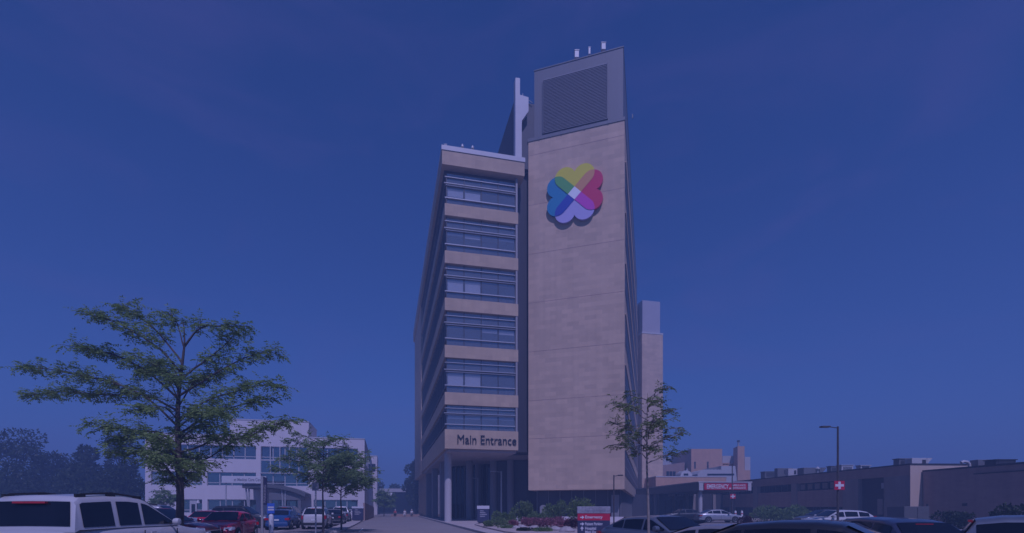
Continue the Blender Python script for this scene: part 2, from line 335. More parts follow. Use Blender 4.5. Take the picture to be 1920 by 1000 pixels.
# ================================================================== HOSPITAL TOWER
hosp = thing('hospital_building', 'tall stone hospital tower with banded glass wing, blank limestone slab and louvred rooftop plant room', 'hospital', (-5.04,50,0), WING.a)
ROOF, PARB = 38.16, 36.27
BANDS = [(32.6,31.4),(27.8,26.55),(23.0,21.75),(18.2,16.95),(13.4,12.15),(9.63,7.67)]
FW = 7.72                                        # width of the wing front
HM = WING.M
MB().box(0.45,7.4,4.2,34.9,7.75,36.2).build('inner_core', ROOM, hosp, HM)
for zt, zb in BANDS:
    MB().box(0,FW,0,34.98,zb,zt).build('spandrel_band', STONE_BAND, hosp, HM)
MB().box(-0.32,8.3,-0.38,54.2,PARB,ROOF-0.46).build('parapet', STONE_BAND, hosp, HM)
MB().box(-0.38,8.36,-0.44,54.3,ROOF-0.46,ROOF).build('coping', WHITEMETAL, hosp, HM)
MB().box(0.0,FW-0.1,0.55,34.98,35.85,PARB).build('window_head_shade', DARKPANEL, hosp, HM)  # parapet's shadow put into the colour of this dark strip
tops = [(35.85,32.6),(31.4,27.8),(26.55,23.0),(21.75,18.2),(16.95,13.4),(12.15,9.63)]
random.seed(5)
for fi, (wt, wb) in enumerate(tops):
    h = wt-wb
    g = MB().quad((0.22,0.30,wb),(7.42,0.30,wb),(7.42,0.30,wt),(0.22,0.30,wt)).build('window', GLASS, hosp, HM)
    f = MB()
    for k in range(1,4): f.box(0.22+7.2*k/4-0.03, 0.22+7.2*k/4+0.03, 0.22,0.30, wb,wt)
    f.box(0.16,0.24,0.2,0.3,wb,wt)
    f.build('mullion', DARKMETAL, g)
    f = MB(); f.box(0.02,7.44,0.16,0.28,wb+h*0.86,wb+h*0.86+0.06); f.box(0.02,7.44,0.14,0.28,wb+h*0.20,wb+h*0.20+0.09)
    f.build('rail', RAILMETAL, g)
    f = MB(); f.box(-0.05,7.46,0.10,0.27,wb+h*0.655,wb+h*0.655+0.06); f.box(0.1,7.44,0.12,0.27,wb+h*0.60,wb+h*0.60+0.06)
    f.build('sunshade', RAILMETAL, g)
    MB().box(-0.05,7.46,0.08,0.27,wb+h*0.625,wb+h*0.653).build('sunshade_shadow', DARKMETAL, g)  # dark strip painting the shadow line under the sunshade
    pane = 7.2/4
    pats = [[(0,.30,.52),(1,.24,.50),(2,.56,.6)],[(0,.5,.6),(1,.46,.6),(2,.54,.6),(3,.5,.6)],[(0,.24,.60),(1,.24,.60),(2,.56,.60),(3,.55,.60)],[(0,.53,.6),(2,.47,.58),(3,.45,.58)],[(0,.22,.62),(1,.22,.62)],[(0,.45,.62),(1,.45,.62),(2,.47,.62),(3,.47,.62)]][fi]
    for (k, a, b) in pats: MB().box(0.24+pane*k+0.10, 0.24+pane*(k+1)-0.10, 0.40,0.42, wb+h*a, wb+h*b).build('blind', BLIND, g)
    # side ribbon
    s = MB().box(0.26,0.30,0.38,34.9,wb,wt).build('window', DARKGLASS, hosp, HM)
    f = MB()
    for k in range(1,20): f.box(0.16,0.26,0.4+1.75*k-0.03,0.4+1.75*k+0.03,wb,wt)
    f.box(0.12,0.26,0.36,34.9,wb+h*0.20,wb+h*0.20+0.09); f.box(0.12,0.26,0.36,34.9,wb+h*0.86,wb+h*0.86+0.09)
    f.build('mullion', GREYMETAL, s)
    MB().box(0.3,FW-0.35,0.36,4.2,wb+0.002,wb+0.05).build('floor_slab', ROOM, hosp, HM)
MB().box(7.46,7.66,0.04,0.42,9.63,36.2).build('corner_post', POSTMETAL, hosp, HM)
MB().box(7.40,7.66,0.42,34.9,9.63,36.2).build('party_wall', DARKPANEL, hosp, HM)
MB().box(-0.03,8.25,35.0,54.1,7.4,PARB).build('end_block', STONE, hosp, HM)
MB().box(0.75,8.2,35.0,54.05,WALKZ,7.4).build('end_block_base', STONE, hosp, HM)
MB().box(0.35,7.6,0.4,34.95,7.40,7.66).build('soffit', SOFFIT, hosp, HM)
# entrance columns and piers
c0 = MB().lathe([(0.40,WALKZ),(0.38,WALKZ+0.1),(0.38,7.40)], (WING.u(840,2.5),2.5,0), 24).build('column', COLUMN, hosp, HM, smooth=40)
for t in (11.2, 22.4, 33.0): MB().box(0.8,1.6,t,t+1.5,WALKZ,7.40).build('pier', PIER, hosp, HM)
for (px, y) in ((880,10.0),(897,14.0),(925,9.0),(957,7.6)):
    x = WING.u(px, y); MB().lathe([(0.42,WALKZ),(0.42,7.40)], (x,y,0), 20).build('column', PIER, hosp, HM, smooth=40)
# lobby glass wall under the soffit
lob = MB().prism([(1.6,34.9),(2.6,19.0),(9.6,10.5),(9.7,10.7),(2.8,19.2),(1.8,34.9)], WALKZ, 7.40).build('lobby_glass', DARKGLASS, hosp, HM)
f = MB()
for k in range(15):
    q = k/14; x = 2.6+(9.6-2.6)*q; y = 19.0+(10.5-19.0)*q; f.box(x-0.06,x+0.06,y-0.12,y+0.02,WALKZ,7.40)
f.build('mullion', GREYMETAL, lob)
MB().prism([(2.0,34.9),(3.0,19.6),(9.9,11.0),(14,16),(14,34.9)], WALKZ, 7.38).build('lobby_core', ROOM, hosp, HM)

MB().prism([(7.6,5.0),(11.0,4.0),(14,9),(14,34),(7.6,34)], 7.42, 7.66).build('soffit', SOFFIT, hosp, HM)
# stone slab wing
ST = Frame(13.2-9.54*1.0, 53.007, math.atan2(-0.3007, 0.9537)); SM = ST.M
SW, STOP, SBOT = 10.02, 41.0, 3.52
MB().box(0,SW,0,60,SBOT,STOP).build('stone_slab', STONE, hosp, SM)
f = MB()
for z in (39.5,34.15,28.9,23.65,18.4,13.15,9.05): f.box(-0.006,SW+0.006,-0.006,60.01,z-0.02,z+0.02)
f.build('expansion_joint', DKBRICK, hosp, SM)
f = MB().box(-0.06,SW+0.06,-0.06,60.05,STOP,STOP+0.34)
for k in range(5): f.box(1.2+2.4*k-0.05,1.2+2.4*k+0.05,-0.10,0.0,STOP-0.02,STOP+0.36)
f.build('coping', GREYMETAL, hosp, SM)
for k, zb in enumerate((5.0,9.3,13.5,18.75,24.0,29.25,34.5)):
    zt = zb+(2.9 if k else 2.6)
    s = MB().box(SW+0.004,SW+0.03,1.0+0.4*(k%2),57,zb,zt).build('window', SPANDRELGLASS, hosp, SM)
    f = MB(); f.box(SW+0.03,SW+0.05,1.6,57,zb+0.9,zb+0.98); f.box(SW+0.03,SW+0.05,1.6,57,zb+2.1,zb+2.16)
    f.build('mullion', RAILMETAL, s)
    MB().box(SW,SW+0.10,1.0,57,zt,zt+0.12).build('sunshade', STONE_BAND, hosp, SM)
# plant room with louvres
PB, PT = STOP+0.34, 48.95
MB().box(0.55,SW-0.15,0.45,58,PB+0.1,PT-0.1).build('plant_room', GREYMETAL, hosp, SM)
MB().box(0.5,SW-0.10,0.40,58.1,PT-0.1,PT).build('coping', GREYMETAL, hosp, SM)
LX0, LX1, LZ0, LZ1 = 1.55, SW-1.75, PB+0.45, PT-1.35
lv = MB().box(LX0,LX1,0.40,0.449,LZ0,LZ1).build('louvre_recess', GREYMETAL, hosp, SM)
f = MB(); nl = 38
for k in range(nl):
    z = LZ0+(LZ1-LZ0)*(k+0.5)/nl; dz = (LZ1-LZ0)/nl
    f.add([(LX0,0.28,z-dz*0.50),(LX1,0.28,z-dz*0.50),(LX1,0.37,z+dz*0.42),(LX0,0.37,z+dz*0.42),(LX0,0.28,z-dz*0.30),(LX1,0.28,z-dz*0.30),(LX1,0.37,z+dz*0.62),(LX0,0.37,z+dz*0.62)],
          [(0,1,2,3),(4,5,6,7),(0,1,5,4),(3,2,6,7),(0,3,7,4),(1,2,6,5)])
f.build('louvre', LOUVER, lv)
f = MB()
for x in (LX0-0.06,LX1): f.box(x,x+0.06,0.26,0.449,LZ0,LZ1)
f.build('louvre_frame', GREYMETAL, lv)
f = MB(); f.box(0.56,LX0-0.1,0.43,0.448,PB+0.3,PB+0.34)
for x in (1.0, SW-0.9): f.box(x,x+0.02,0.436,0.449,PB+0.12,PT-0.12)
f.build('panel_seam', LOUVER, hosp, SM)
# link between the two wings
w0 = WING.w(7.72,1.5); s0 = ST.w(0.05,1.0); s1 = ST.w(0.05,26); w1 = WING.w(7.72,30)
MB().prism([w0,s0,s1,w1], 7.66, 38.9).build('link_block', DARKPANEL, hosp, Matrix.Identity(4))
w0 = WING.w(8.6,3.0); s0 = ST.w(0.3,2.0); s1 = ST.w(0.4,26); w1 = WING.w(8.6,30)
MB().prism([w0,s0,s1,w1], 38.9, 44.3).build('link_plant', DARKPANEL, hosp, Matrix.Identity(4))
f = MB()
a, b = Vector((*w0,0)), Vector((*s0,0)); nn = Vector((0.2,-0.98,0))
for k in range(30):
    z = 39+5.2*k/30; p, q = a+nn*0.06, b+nn*0.06
    f.add([(p.x,p.y,z),(q.x,q.y,z),(q.x,q.y,z+0.07),(p.x,p.y,z+0.07)], [(0,1,2,3)])
f.build('louvre', LOUVER, hosp, Matrix.Identity(4))
x6 = WING.u(965.5,0.7); x7 = x6+0.55
MB().box(x6+0.05,x6+4,1.2,46,ROOF,45.3).build('plant_room', DARKPANEL, hosp, HM)
z1, z2, z3 = WING.z(148,x6,.7), WING.z(181,x6,.7), WING.z(207,x6,.7)
x8 = WING.u(990,0.7)
MB().slab([(x6,ROOF),(x7+0.15,ROOF),(x7+0.15,z3-1.15),(x8,z3),(x8,z2),(x7-0.05,z2+0.1),(x7-0.05,z1),(x6,z1-0.05)], 0.5,1.2).build('fin_wall', WHITEMETAL, hosp, HM)
f = MB()
for (p, q) in (((x7,1.2,z2+.1),(x8+.8,3.2,z2+.5)),((x7,1.2,z2+.6),(x8+.8,3.2,z2+1.2)),((x7+.4,1.0,z2+.0),(x7+.4,1.0,z2+.7)),((x8+.6,1.0,z2-.1),(x7+.3,1.0,z2+.5))): f.tube([p,q],0.04,6)
f.build('roof_rail', GALV, hosp, HM)
# lower glass and base under the slab
s = MB().prism([(0.5,1.9),(9.5,1.9),(9.5,55),(9.3,55),(9.3,2.1),(0.5,2.1)], WALKZ, SBOT).build('ground_floor_glass', SPANDRELGLASS, hosp, SM)
f = MB()
for k in range(8): f.box(0.5+1.28*k,0.58+1.28*k,1.8,1.9,WALKZ,SBOT)
for k in range(22): f.box(9.5,9.62,2.6+2.4*k,3.3+2.4*k,WALKZ,SBOT)
f.build('mullion', GREYMETAL, s)
MB().box(0.7,9.2,2.2,54,WALKZ,SBOT).build('ground_floor_core', ROOM, hosp, SM)
MB().box(-6,0.45,6.0,6.3,WALKZ,7.40).build('recess_wall', DARKPANEL, hosp, SM)
MB().box(8.6,9.4,1.55,1.85,WALKZ,3.0).build('entrance_panel', PIER, hosp, SM)
MB().box(-1.5,9.9,0.6,0.95,WALKZ,WALKZ+0.55).build('base_wall', WHITEWALL, hosp, SM)
# far end block
B0 = Frame(XX(1204,107), 107, WING.a)
MB().box(0,5.0,0,16,WALKZ,Z(625,107)).build('stair_tower', STONE, hosp, B0.M)
MB().box(0.35,4.6,0.5,15,Z(625,107),Z(561,107)).build('stair_tower_cap', CAPMETAL, hosp, B0.M)
MB().box(-0.05,5.05,-0.05,16.05,Z(625,107),Z(625,107)+0.35).build('coping', WHITEMETAL, hosp, B0.M)
MB().box(-0.9,0.0,2.0,16,WALKZ,Z(565,107)).build('pilaster', GREYMETAL, hosp, B0.M)  # dark strip standing for the tower's shaded left side

# entrance lettering
um = WING.u(856); uw = WING.u(966.5)-um
o = text_mesh('entrance_lettering', 'Main Entrance', 1.32, LETTER, None, HM @ Matrix.Translation((um,-0.05,8.2)) @ UP, 0.05, 0.0, width=uw)
tag(o, 'dark raised Main Entrance lettering on the lowest stone band of the hospital wing', 'lettering')

# ---- clover emblem
R6 = 2.90; ec = SM @ Vector((5.0,-0.02,34.35))
emb = thing('clover_emblem', 'large multicoloured clover of four overlapping hearts mounted high on the stone hospital slab', 'emblem', tuple(ec), ST.a)
def arc(c, r, a0, a1, n=18): return [(c[0]+r*math.cos(R(a0+(a1-a0)*k/n)), c[1]+r*math.sin(R(a0+(a1-a0)*k/n))) for k in range(n+1)]
r0 = 0.37; A1, A2 = (0.34,0.63), (-0.34,0.63); q = r0*math.sqrt(0.5)
na = math.degrees(math.atan2(math.sqrt(r0*r0-0.34**2), 0.34))
heart = [(0,-0.233)]+arc(A1, r0, -45, 180-na)+arc(A2, r0, na, 225)
C1, C2 = (-0.34,0.63), (-0.63,0.34)
hm = math.hypot(C1[0]-C2[0], C1[1]-C2[1])/2; tt = math.sqrt(r0*r0-hm*hm); mid = (-0.485,0.485); tip = (mid[0]-tt*0.7071, mid[1]+tt*0.7071)
an2 = math.degrees(math.atan2(tip[1]-C2[1], tip[0]-C2[0])); an1 = math.degrees(math.atan2(tip[1]-C1[1], tip[0]-C1[0]))
lens = [(0,0.233)]+arc(C2, r0, 45, an2, 10)+arc(C1, r0, an1, 225, 10)+[(-0.233,0)]
def rot(pts, a):
    ca, sa = math.cos(R(a)), math.sin(R(a)); return [(R6*(x*ca-y*sa), R6*(x*sa+y*ca)) for x, y in pts]
def flat(n, c): return mat(n, c, 0.45, coat=0.2, var=0.05, vscale=0.6)
EC = {'yellow':(0.66,0.58,0.02), 'red':(0.60,0.005,0.08), 'lilac':(0.42,0.37,0.66), 'blue':(0.002,0.20,0.38), 'green':(0.10,0.36,0.08), 'orange':(0.62,0.27,0.10), 'magenta':(0.54,0.04,0.42), 'royal':(0.01,0.04,0.36)}
for k, (nm, a) in enumerate((('yellow',0),('blue',90),('lilac',180),('red',270))):
    MB().slab(rot(heart,a), -0.30-0.012*k, -0.05-0.012*k).build(nm+'_heart', flat('emblem_'+nm, EC[nm]), emb)
for k, (nm, a) in enumerate((('green',0),('royal',90),('magenta',180),('orange',270))):
    MB().slab(rot(lens,a), -0.36, -0.345).build(nm+'_overlap', flat('emblem_'+nm, EC[nm]), emb)
dm = [(x*R6,y*R6) for x,y in ((0.233,0),(0,0.233),(-0.233,0),(0,-0.233))]
MB().slab(dm, -0.372, -0.361).build('white_diamond', flat('emblem_white', (0.78,0.78,0.82)), emb)
MB().box(-0.8,0.8,-0.05,0.05,-0.8,0.8).build('mounting_bracket', DARKMETAL, emb)

# ---- small devices on the roofs
def roofbox(name, label, cat, px, y0, y1, Y, wpx, m, grp, kind='box'):
    x, z0, z1, hw = XX(px,Y), Z(y1,Y), Z(y0,Y), wpx*Y/F/2
    t = thing(name, label, cat, (x,Y,z0), 0, grp)
    if kind == 'box':
        MB().box(-hw,hw,-hw,hw,0,(z1-z0)).build('housing', m, t, bevel=0.03); MB().box(-hw*1.15,hw*1.15,-hw*1.15,hw*1.15,(z1-z0),(z1-z0)+0.06).build('lid', m, t)
    else:
        MB().lathe([(hw*0.35,0),(hw*0.35,(z1-z0)*0.5),(hw,(z1-z0)*0.55),(hw*0.7,(z1-z0)*0.85),(0.03,(z1-z0))], (0,0,0), 12).build('cowl', m, t, smooth=40)
        MB().box(-hw,hw,-hw,hw,-0.05,0.08).build('base_plate', m, t)
    return t
for (px, y0, y1, wd, lb) in ((1081,98,111,8,'white vent box on the plant room roof, leftmost of three'),(1105,91,103,4,'thin white vent box on the plant room roof, between two wider ones'),(1131,84,96,8,'white vent box on the plant room roof, nearest its right corner')):
    roofbox('roof_vent_box', lb, 'roof vent', px, y0, y1, 52.6-(px-1081)*0.018, wd, WHITEMETAL, 'vent boxes on the plant room roof')
for (px, y0, y1, lb) in ((867,270,284,'small mushroom vent on the wing roof, nearer the roof corner'),(886,273,286,'small mushroom vent on the wing roof, farther from the roof corner')):
    roofbox('mushroom_vent', lb, 'roof vent', px, y0, y1, 51.4, 6, GALV, 'mushroom vents on the wing roof', 'cowl')
t = roofbox('roof_camera', 'small white camera on the left front corner of the wing roof', 'camera', 835.5, 273, 279, 50.2, 5, WHITEMETAL, None)
t = roofbox('roof_floodlight', 'small pale floodlight at the far end of the wing roof edge', 'floodlight', 780.5, 613, 627, 99, 4, WHITEMETAL, None)

# ================================================================== WHITE MEDICAL BUILDING
WF = Frame(-21.1-31.6*0.9769, 80-31.6*0.2138, WING.a); WM = WF.M
med = thing('medical_office_building', 'white three storey office building with ribbon windows behind the left car park', 'office building', (WF.o[0],WF.o[1],0), WF.a)
ue = 31.6; u430, u579 = WF.u(431), WF.u(579)
def wz(py): return Z(py, 77.0)
ROOFW = 12.75
# wall built as strips so the windows are real recesses
rows = [(wz(863),wz(837.5)),(wz(912),wz(887)),(wz(962),wz(937))]
openings = {2:[(WF.u(306),WF.u(480)),(WF.u(489),WF.u(578)),(WF.u(594),WF.u(671))], 1:[(WF.u(283),WF.u(379)),(WF.u(388),WF.u(480)),(WF.u(489),WF.u(578)),(WF.u(594),WF.u(671))], 0:[(WF.u(339),WF.u(379)),(WF.u(389),WF.u(480)),(WF.u(503),WF.u(560)),(WF.u(588),WF.u(671))]}
rows = {0:rows[2],1:rows[1],2:rows[0]}
wm = MB(); wm.box(0,ue,0.45,39,0,ROOFW-0.05)
levels = [0]+[v for k in (0,1,2) for v in rows[k]]+[ROOFW]
for i in range(0, len(levels)-1):
    z0, z1 = levels[i], levels[i+1]
    if i % 2 == 0: wm.box(0,ue,0,0.45,z0,z1)
    else:
        ops = openings[i//2]; xs = [0]+[v for o_ in ops for v in o_]+[ue]
        for k in range(0, len(xs), 2): wm.box(xs[k],xs[k+1],0,0.45,z0,z1)
wm.build('wall', WHITEWALL, med, WM)
MB().box(u430,u579,0.0,9,ROOFW,15.2).build('roof_storey', WHITEWALL, med, WM)
f = MB(); f.box(u430-.05,u579+.05,-.05,9.05,15.2,15.38); f.box(-.05,u430-.05,-.05,39.05,ROOFW,ROOFW+.16); f.box(u579+.05,ue+.05,-.05,39.05,ROOFW,ROOFW+.16)
f.build('coping', WHITEMETAL, med, WM)
for k in (0,1,2):
    z0, z1 = rows[k]
    for j, (a, b) in enumerate(openings[k]):
        g = MB().box(a,b,0.30,0.34,z0,z1).build('window', OFFICEGLASS if not (k==1 and j==0) else GLASS, med, WM)
        f = MB(); n_ = max(2,round((b-a)/1.6))
        for q_ in range(n_+1):
            x = a+(b-a)*q_/n_; f.box(x-0.06,x+0.06,0.2,0.31,z0,z1)
        f.box(a,b,0.2,0.31,z1-0.1,z1); f.box(a,b,0.2,0.31,z0,z0+0.1); f.box(a,b,0.2,0.31,z0+0.42,z0+0.52)
        f.build('frame', WHITEMETAL, g)
        if k == 1 and j == 0: MB().box(a,b,0.38,0.42,z0,z1).build('blind', BLIND, g)  # full pale sheet stands for a bright reflection on this window
# two storey curtain window between the rows
a, b = openings[2][1]; g = MB().box(a,b,-0.02,-0.004,rows[1][1]-0.1,rows[2][0]+0.02).build('window', OFFICEGLASS, med, WM)
f = MB()
for q_ in range(6):
    x = a+(b-a)*q_/5; f.box(x-0.07,x+0.07,-0.08,-0.02,rows[1][1]-0.1,rows[2][1])
for z in (rows[1][1]-0.1, rows[2][0]-0.1): f.box(a-0.05,b+0.05,-0.09,-0.02,z,z+0.14)
f.build('frame', WHITEMETAL, g)
g = MB().box(WF.u(355),WF.u(368.5),0.12,0.2,0,2.75).build('door', WHITEMETAL, med, WM)
MB().box(WF.u(358.5),WF.u(365.5),0.09,0.12,0.5,2.2).build('pane', DARKGLASS, g)
x = WF.u(372.5); MB().lathe([(0.05,2.3),(0.28,2.35),(0.16,2.7),(0.04,2.85)], (x,-0.25,0), 10).build('wall_lamp', WHITEMETAL, med, WM, smooth=40)
f = MB()
for k in range(4): f.box(ue+0.004,ue+0.03,3+9*k,9+9*k,rows[2][0],rows[2][1])
f.build('window', DARKGLASS, med, WM)
x = WF.u(655); o = text_mesh('wall_number', '835', 0.75, TXTGREY, None, WM @ Matrix.Translation((WF.u(641),-0.03,11.3)) @ UP, 0.02, 0.01, width=WF.u(655)-WF.u(641)); tag(o, 'faint dark wall lettering near the right roof corner of the white office building', 'lettering')
# sign fascia and entrance canopy
CF = Frame(*WF.w(0,-6.0), WING.a)
cano = thing('entrance_canopy', 'grey curved entrance canopy on splayed posts before the white office building', 'canopy', (*CF.o,0), CF.a)
u0, u1 = CF.u(454), CF.u(572)
zc0, zc1 = CF.z(906,u0,0), CF.z(912,u0,0)
pts = []; n_ = 14
for k in range(n_+1):
    q_ = k/n_; pts.append((u0+(u1-u0)*q_, zc0-0.15+0.15*math.sin(q_*math.pi)-1.25*q_**3.2))
pts2 = [(x, z-0.55) for x, z in pts][::-1]
MB().slab(pts+pts2, 0, 6.5).build('roof', SHADEGREY, cano, CF.M)
MB().box(CF.u(503),CF.u(562),0.5,5,CF.z(937,8,0),CF.z(922,8,0)).build('fascia', GREYMETAL, cano, CF.M)
for px, lean in ((459,0.5),(465,0.05),(527,0.25),(534,-0.1)):
    x = CF.u(px); MB().tube([(x,0.5,zc0-0.6),(x+lean,0.5,0.0)],0.11,8).build('post', GALV, cano, CF.M)
for px in (505,560):
    x = CF.u(px); MB().box(x-0.2,x+0.2,0.55,1.0,0,CF.z(937,8,0)).build('post', GREYMETAL, cano, CF.M)
fs = thing('fascia_sign', 'long white sign board with grey lettering over the office building entrance', 'sign', (*CF.w(0,0.0),0), CF.a)
za, zb = CF.z(906,u0,-.4), CF.z(893,u0,-.4)
MB().box(CF.u(417),CF.u(500),-0.35,-0.1,za,zb).build('board', SIGNWHITE, fs, CF.M, bevel=0.03)
text_mesh('lettering', 'at Medical Care Center', 0.62, TXTGREY, fs, CF.M @ Matrix.Translation((CF.u(440),-0.37,za+0.30)) @ UP, 0.012, 0.004, width=CF.u(497)-CF.u(440))
for px in (424,492): 
    x = CF.u(px); MB().box(x-.06,x+.06,-.1,.0,0,za+.2).build('support', GALV, fs, CF.M)

# white slab building further down the drive, walkway building, retaining wall
t = thing('white_annex', 'narrow white annex wall beyond the right end of the white office building', 'building', (XX(700,118),118,0), WING.a)
hz = Z(856,118)
MB().box(-2.0,0.9,0,14,0,hz).build('wall', WHITEWALL, t); MB().box(-2.05,0.95,-.05,14.05,hz,hz+.2).build('coping', WHITEMETAL, t)
MB().box(-1.6,0.5,-0.03,-0.005,hz-3.6,hz-1.8).build('window', DARKGLASS, t)
t = thing('walkway_building', 'low dark glazed building with a long white roof band across the end of the drive', 'building', (XX(698,135),135,0), 0)
wd = XX(779,135)-XX(698,135)
MB().box(0,wd,0,10,0,Z(923,135)).build('wall', DARKPANEL, t); MB().box(-.4,wd,-0.8,10.5,Z(923,135),Z(916.5,135)).build('roof_band', WHITEMETAL, t)
MB().box(0.3,wd-0.3,-0.05,-0.01,0.4,Z(926,135)).build('window', DARKGLASS, t)
f = MB(); x0_, x1_ = XX(721,135)-XX(698,135), XX(737,135)-XX(698,135)
f.add([(x0_,-2.2,Z(930,132.8)),(x1_,-2.2,Z(930,132.8)),(x1_,-0.8,Z(924,134)),(x0_+.4,-0.8,Z(924,134))]+[(x0_,-2.2,Z(930,132.8)-.15),(x1_,-2.2,Z(930,132.8)-.15),(x1_,-0.8,Z(924,134)-.15),(x0_+.4,-0.8,Z(924,134)-.15)], [(0,1,2,3),(4,5,6,7),(0,1,5,4),(2,3,7,6),(1,2,6,5),(0,3,7,4)])
f.build('awning', WHITEMETAL, t)
a0 = P(681,943,62); a1 = P(699,951,84)
f = MB(); d = Vector((a1.x-a0.x,a1.y-a0.y,0)).normalized(); n_ = Vector((d.y,-d.x,0))*0.2
for s0_, s1_, zz in ((0,.5,a0.z),(.5,1,a0.z*.7)):
    p, q_ = a0.lerp(a1,s0_), a0.lerp(a1,s1_)
f.add([(a0.x,a0.y,0),(a1.x,a1.y,0),(a1.x,a1.y,a1.z),(a0.x,a0.y,a0.z),(a0.x+n_.x,a0.y+n_.y,0),(a1.x+n_.x,a1.y+n_.y,0),(a1.x+n_.x,a1.y+n_.y,a1.z),(a0.x+n_.x,a0.y+n_.y,a0.z)], [(0,1,2,3),(4,5,6,7),(0,1,5,4),(1,2,6,5),(2,3,7,6),(3,0,4,7)])
rw = f.build('retaining_wall', DKBRICK); tag(rw, 'low brown sloping garden wall at the right end of the white office building', 'wall')
lw = MB().box(XX(733,92),XX(790,92),92,92.5,0,0.45).build('low_wall', DKBRICK); tag(lw, 'low dark wall across the end of the drive where people sit', 'wall')

# ================================================================== RIGHT LOW BRICK BUILDING
EF = Frame(41.4, 49.0, math.atan2(0.0529,0.9986)); EM = EF.M
er = thing('emergency_wing', 'long low brown brick emergency wing with ribbon windows and a pale lit end wall', 'building', (41.4,49,0), EF.a)
vp = lambda px: EF.v(px)
T = 6.05
MB().box(0.5,30,0.02,70,0,T-0.02).build('inner_core', DARKPANEL, er, EM)
MB().box(0.0,30,0.02,70,4.88,T-0.14).build('parapet', DKBRICK, er, EM)
MB().box(-0.05,30.05,-0.05,70,T-0.14,T).build('coping', DARKMETAL, er, EM)
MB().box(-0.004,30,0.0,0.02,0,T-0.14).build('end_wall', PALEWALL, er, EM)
f = MB(); f.box(0.0,0.5,0.02,vp(1657),0,4.88); f.build('siding_wall', SIDING, er, EM)
MB().box(0.0,0.5,vp(1609),vp(1580),0,4.88).build('siding_wall', SIDING, er, EM)
f = MB()
for k in range(16): 
    y = 0.2+0.19*k; f.box(-0.02,-0.001,y,y+0.05,0,4.86)
f.build('siding_rib', SIDING, er, EM)
MB().box(0.0,0.5,vp(1580),70,1.75,3.86).build('spandrel', DKBRICK, er, EM)
for px in (1490,1417,1372,1335):
    y = vp(px); MB().box(-0.12,0.5,y-0.55,y+0.55,0,4.9).build('pilaster', SIDING, er, EM)
ends = [vp(1580)]+[vp(p) for p in (1490,1417,1372,1335)]+[69]
for k in range(5):
    for z0, z1 in ((3.86,4.88),(0.35,1.75)):
        g = MB().box(0.42,0.46,ends[k]+.55 if k else ends[k],ends[k+1]-.55,z0,z1).build('window', DARKGLASS, er, EM)
        f = MB(); y = ends[k]+(0.6 if k else 0.05)
        while y < ends[k+1]-0.6: f.box(0.36,0.42,y,y+0.09,z0,z1); y += 1.35
        f.build('frame', DARKMETAL, g)
        if k == 0 and z0 > 3:
            y = ends[0]+0.25
            while y < ends[1]-1.2: MB().box(0.36,0.415,y,y+0.85,z0+.16,z1-.14).build('blind', SIDING, g); y += 1.35
MB().box(0.0,0.42,vp(1580),69,0,0.35).build('base_course', DKBRICK, er, EM)
g = MB().box(0.9,1.0,vp(1657),vp(1609),0,4.88).build('entry_glass', DARKGLASS, er, EM)
f = MB(); f.box(0.3,0.6,vp(1640),vp(1650),0.9,2.6); f.build('notice_panel', SIDING, er, EM)
MB().box(0.25,0.3,vp(1656),vp(1648),3.7,4.3).build('entry_lamp', GALV, er, EM)
# nearer shaded wing at the right edge
NF = Frame(42.6, 48.9, EF.a); NM = NF.M
nb = thing('brick_annex', 'plain shaded brown annex with a stepped roof edge along the right side of the photo', 'building', (42.6,48.9,0), EF.a)
ys = NF.v(1830)
MB().box(0,22,ys,0,0,5.2).build('wall', DKBRICK, nb, NM); MB().box(-0.05,22,ys,0.05,5.2,5.36).build('coping', DARKMETAL, nb, NM)
MB().box(-0.14,22,-32,ys,0,4.6).build('wall', DKBRICK, nb, NM); MB().box(-0.05,22,-32,ys,4.68,5.2).build('parapet', DKBRICK, nb, NM)
MB().box(-0.2,22,-32,ys+.05,4.6,4.68).build('cornice', DARKMETAL, nb, NM); MB().box(-0.12,22,-32,ys,5.2,5.36).build('coping', DARKMETAL, nb, NM)
MB().box(-0.12,0,NF.v(1813),NF.v(1806),NF.z(949,0,NF.v(1810)),NF.z(944,0,NF.v(1810))).build('wall_lamp', DARKMETAL, nb, NM)
ub = thing('utility_enclosure', 'grey metal utility enclosure before the pale lit end wall', 'enclosure', (XX(1703,46),46,0), 0)
MB().box(-1.2,1.1,-1,1,0,Z(950,46)).build('cabinet', SHADEGREY, ub, bevel=0.03)  # cabinet's shade is put into its dark grey
MB().box(-0.02,0.02,-1.02,-1.0,0.05,Z(950,46)-.1).build('door_gap', DARKMETAL, ub); MB().tube([(1.25,-.6,0),(1.25,-.6,Z(948,46)+.15)],0.08,8).build('post', DARKMETAL, ub)

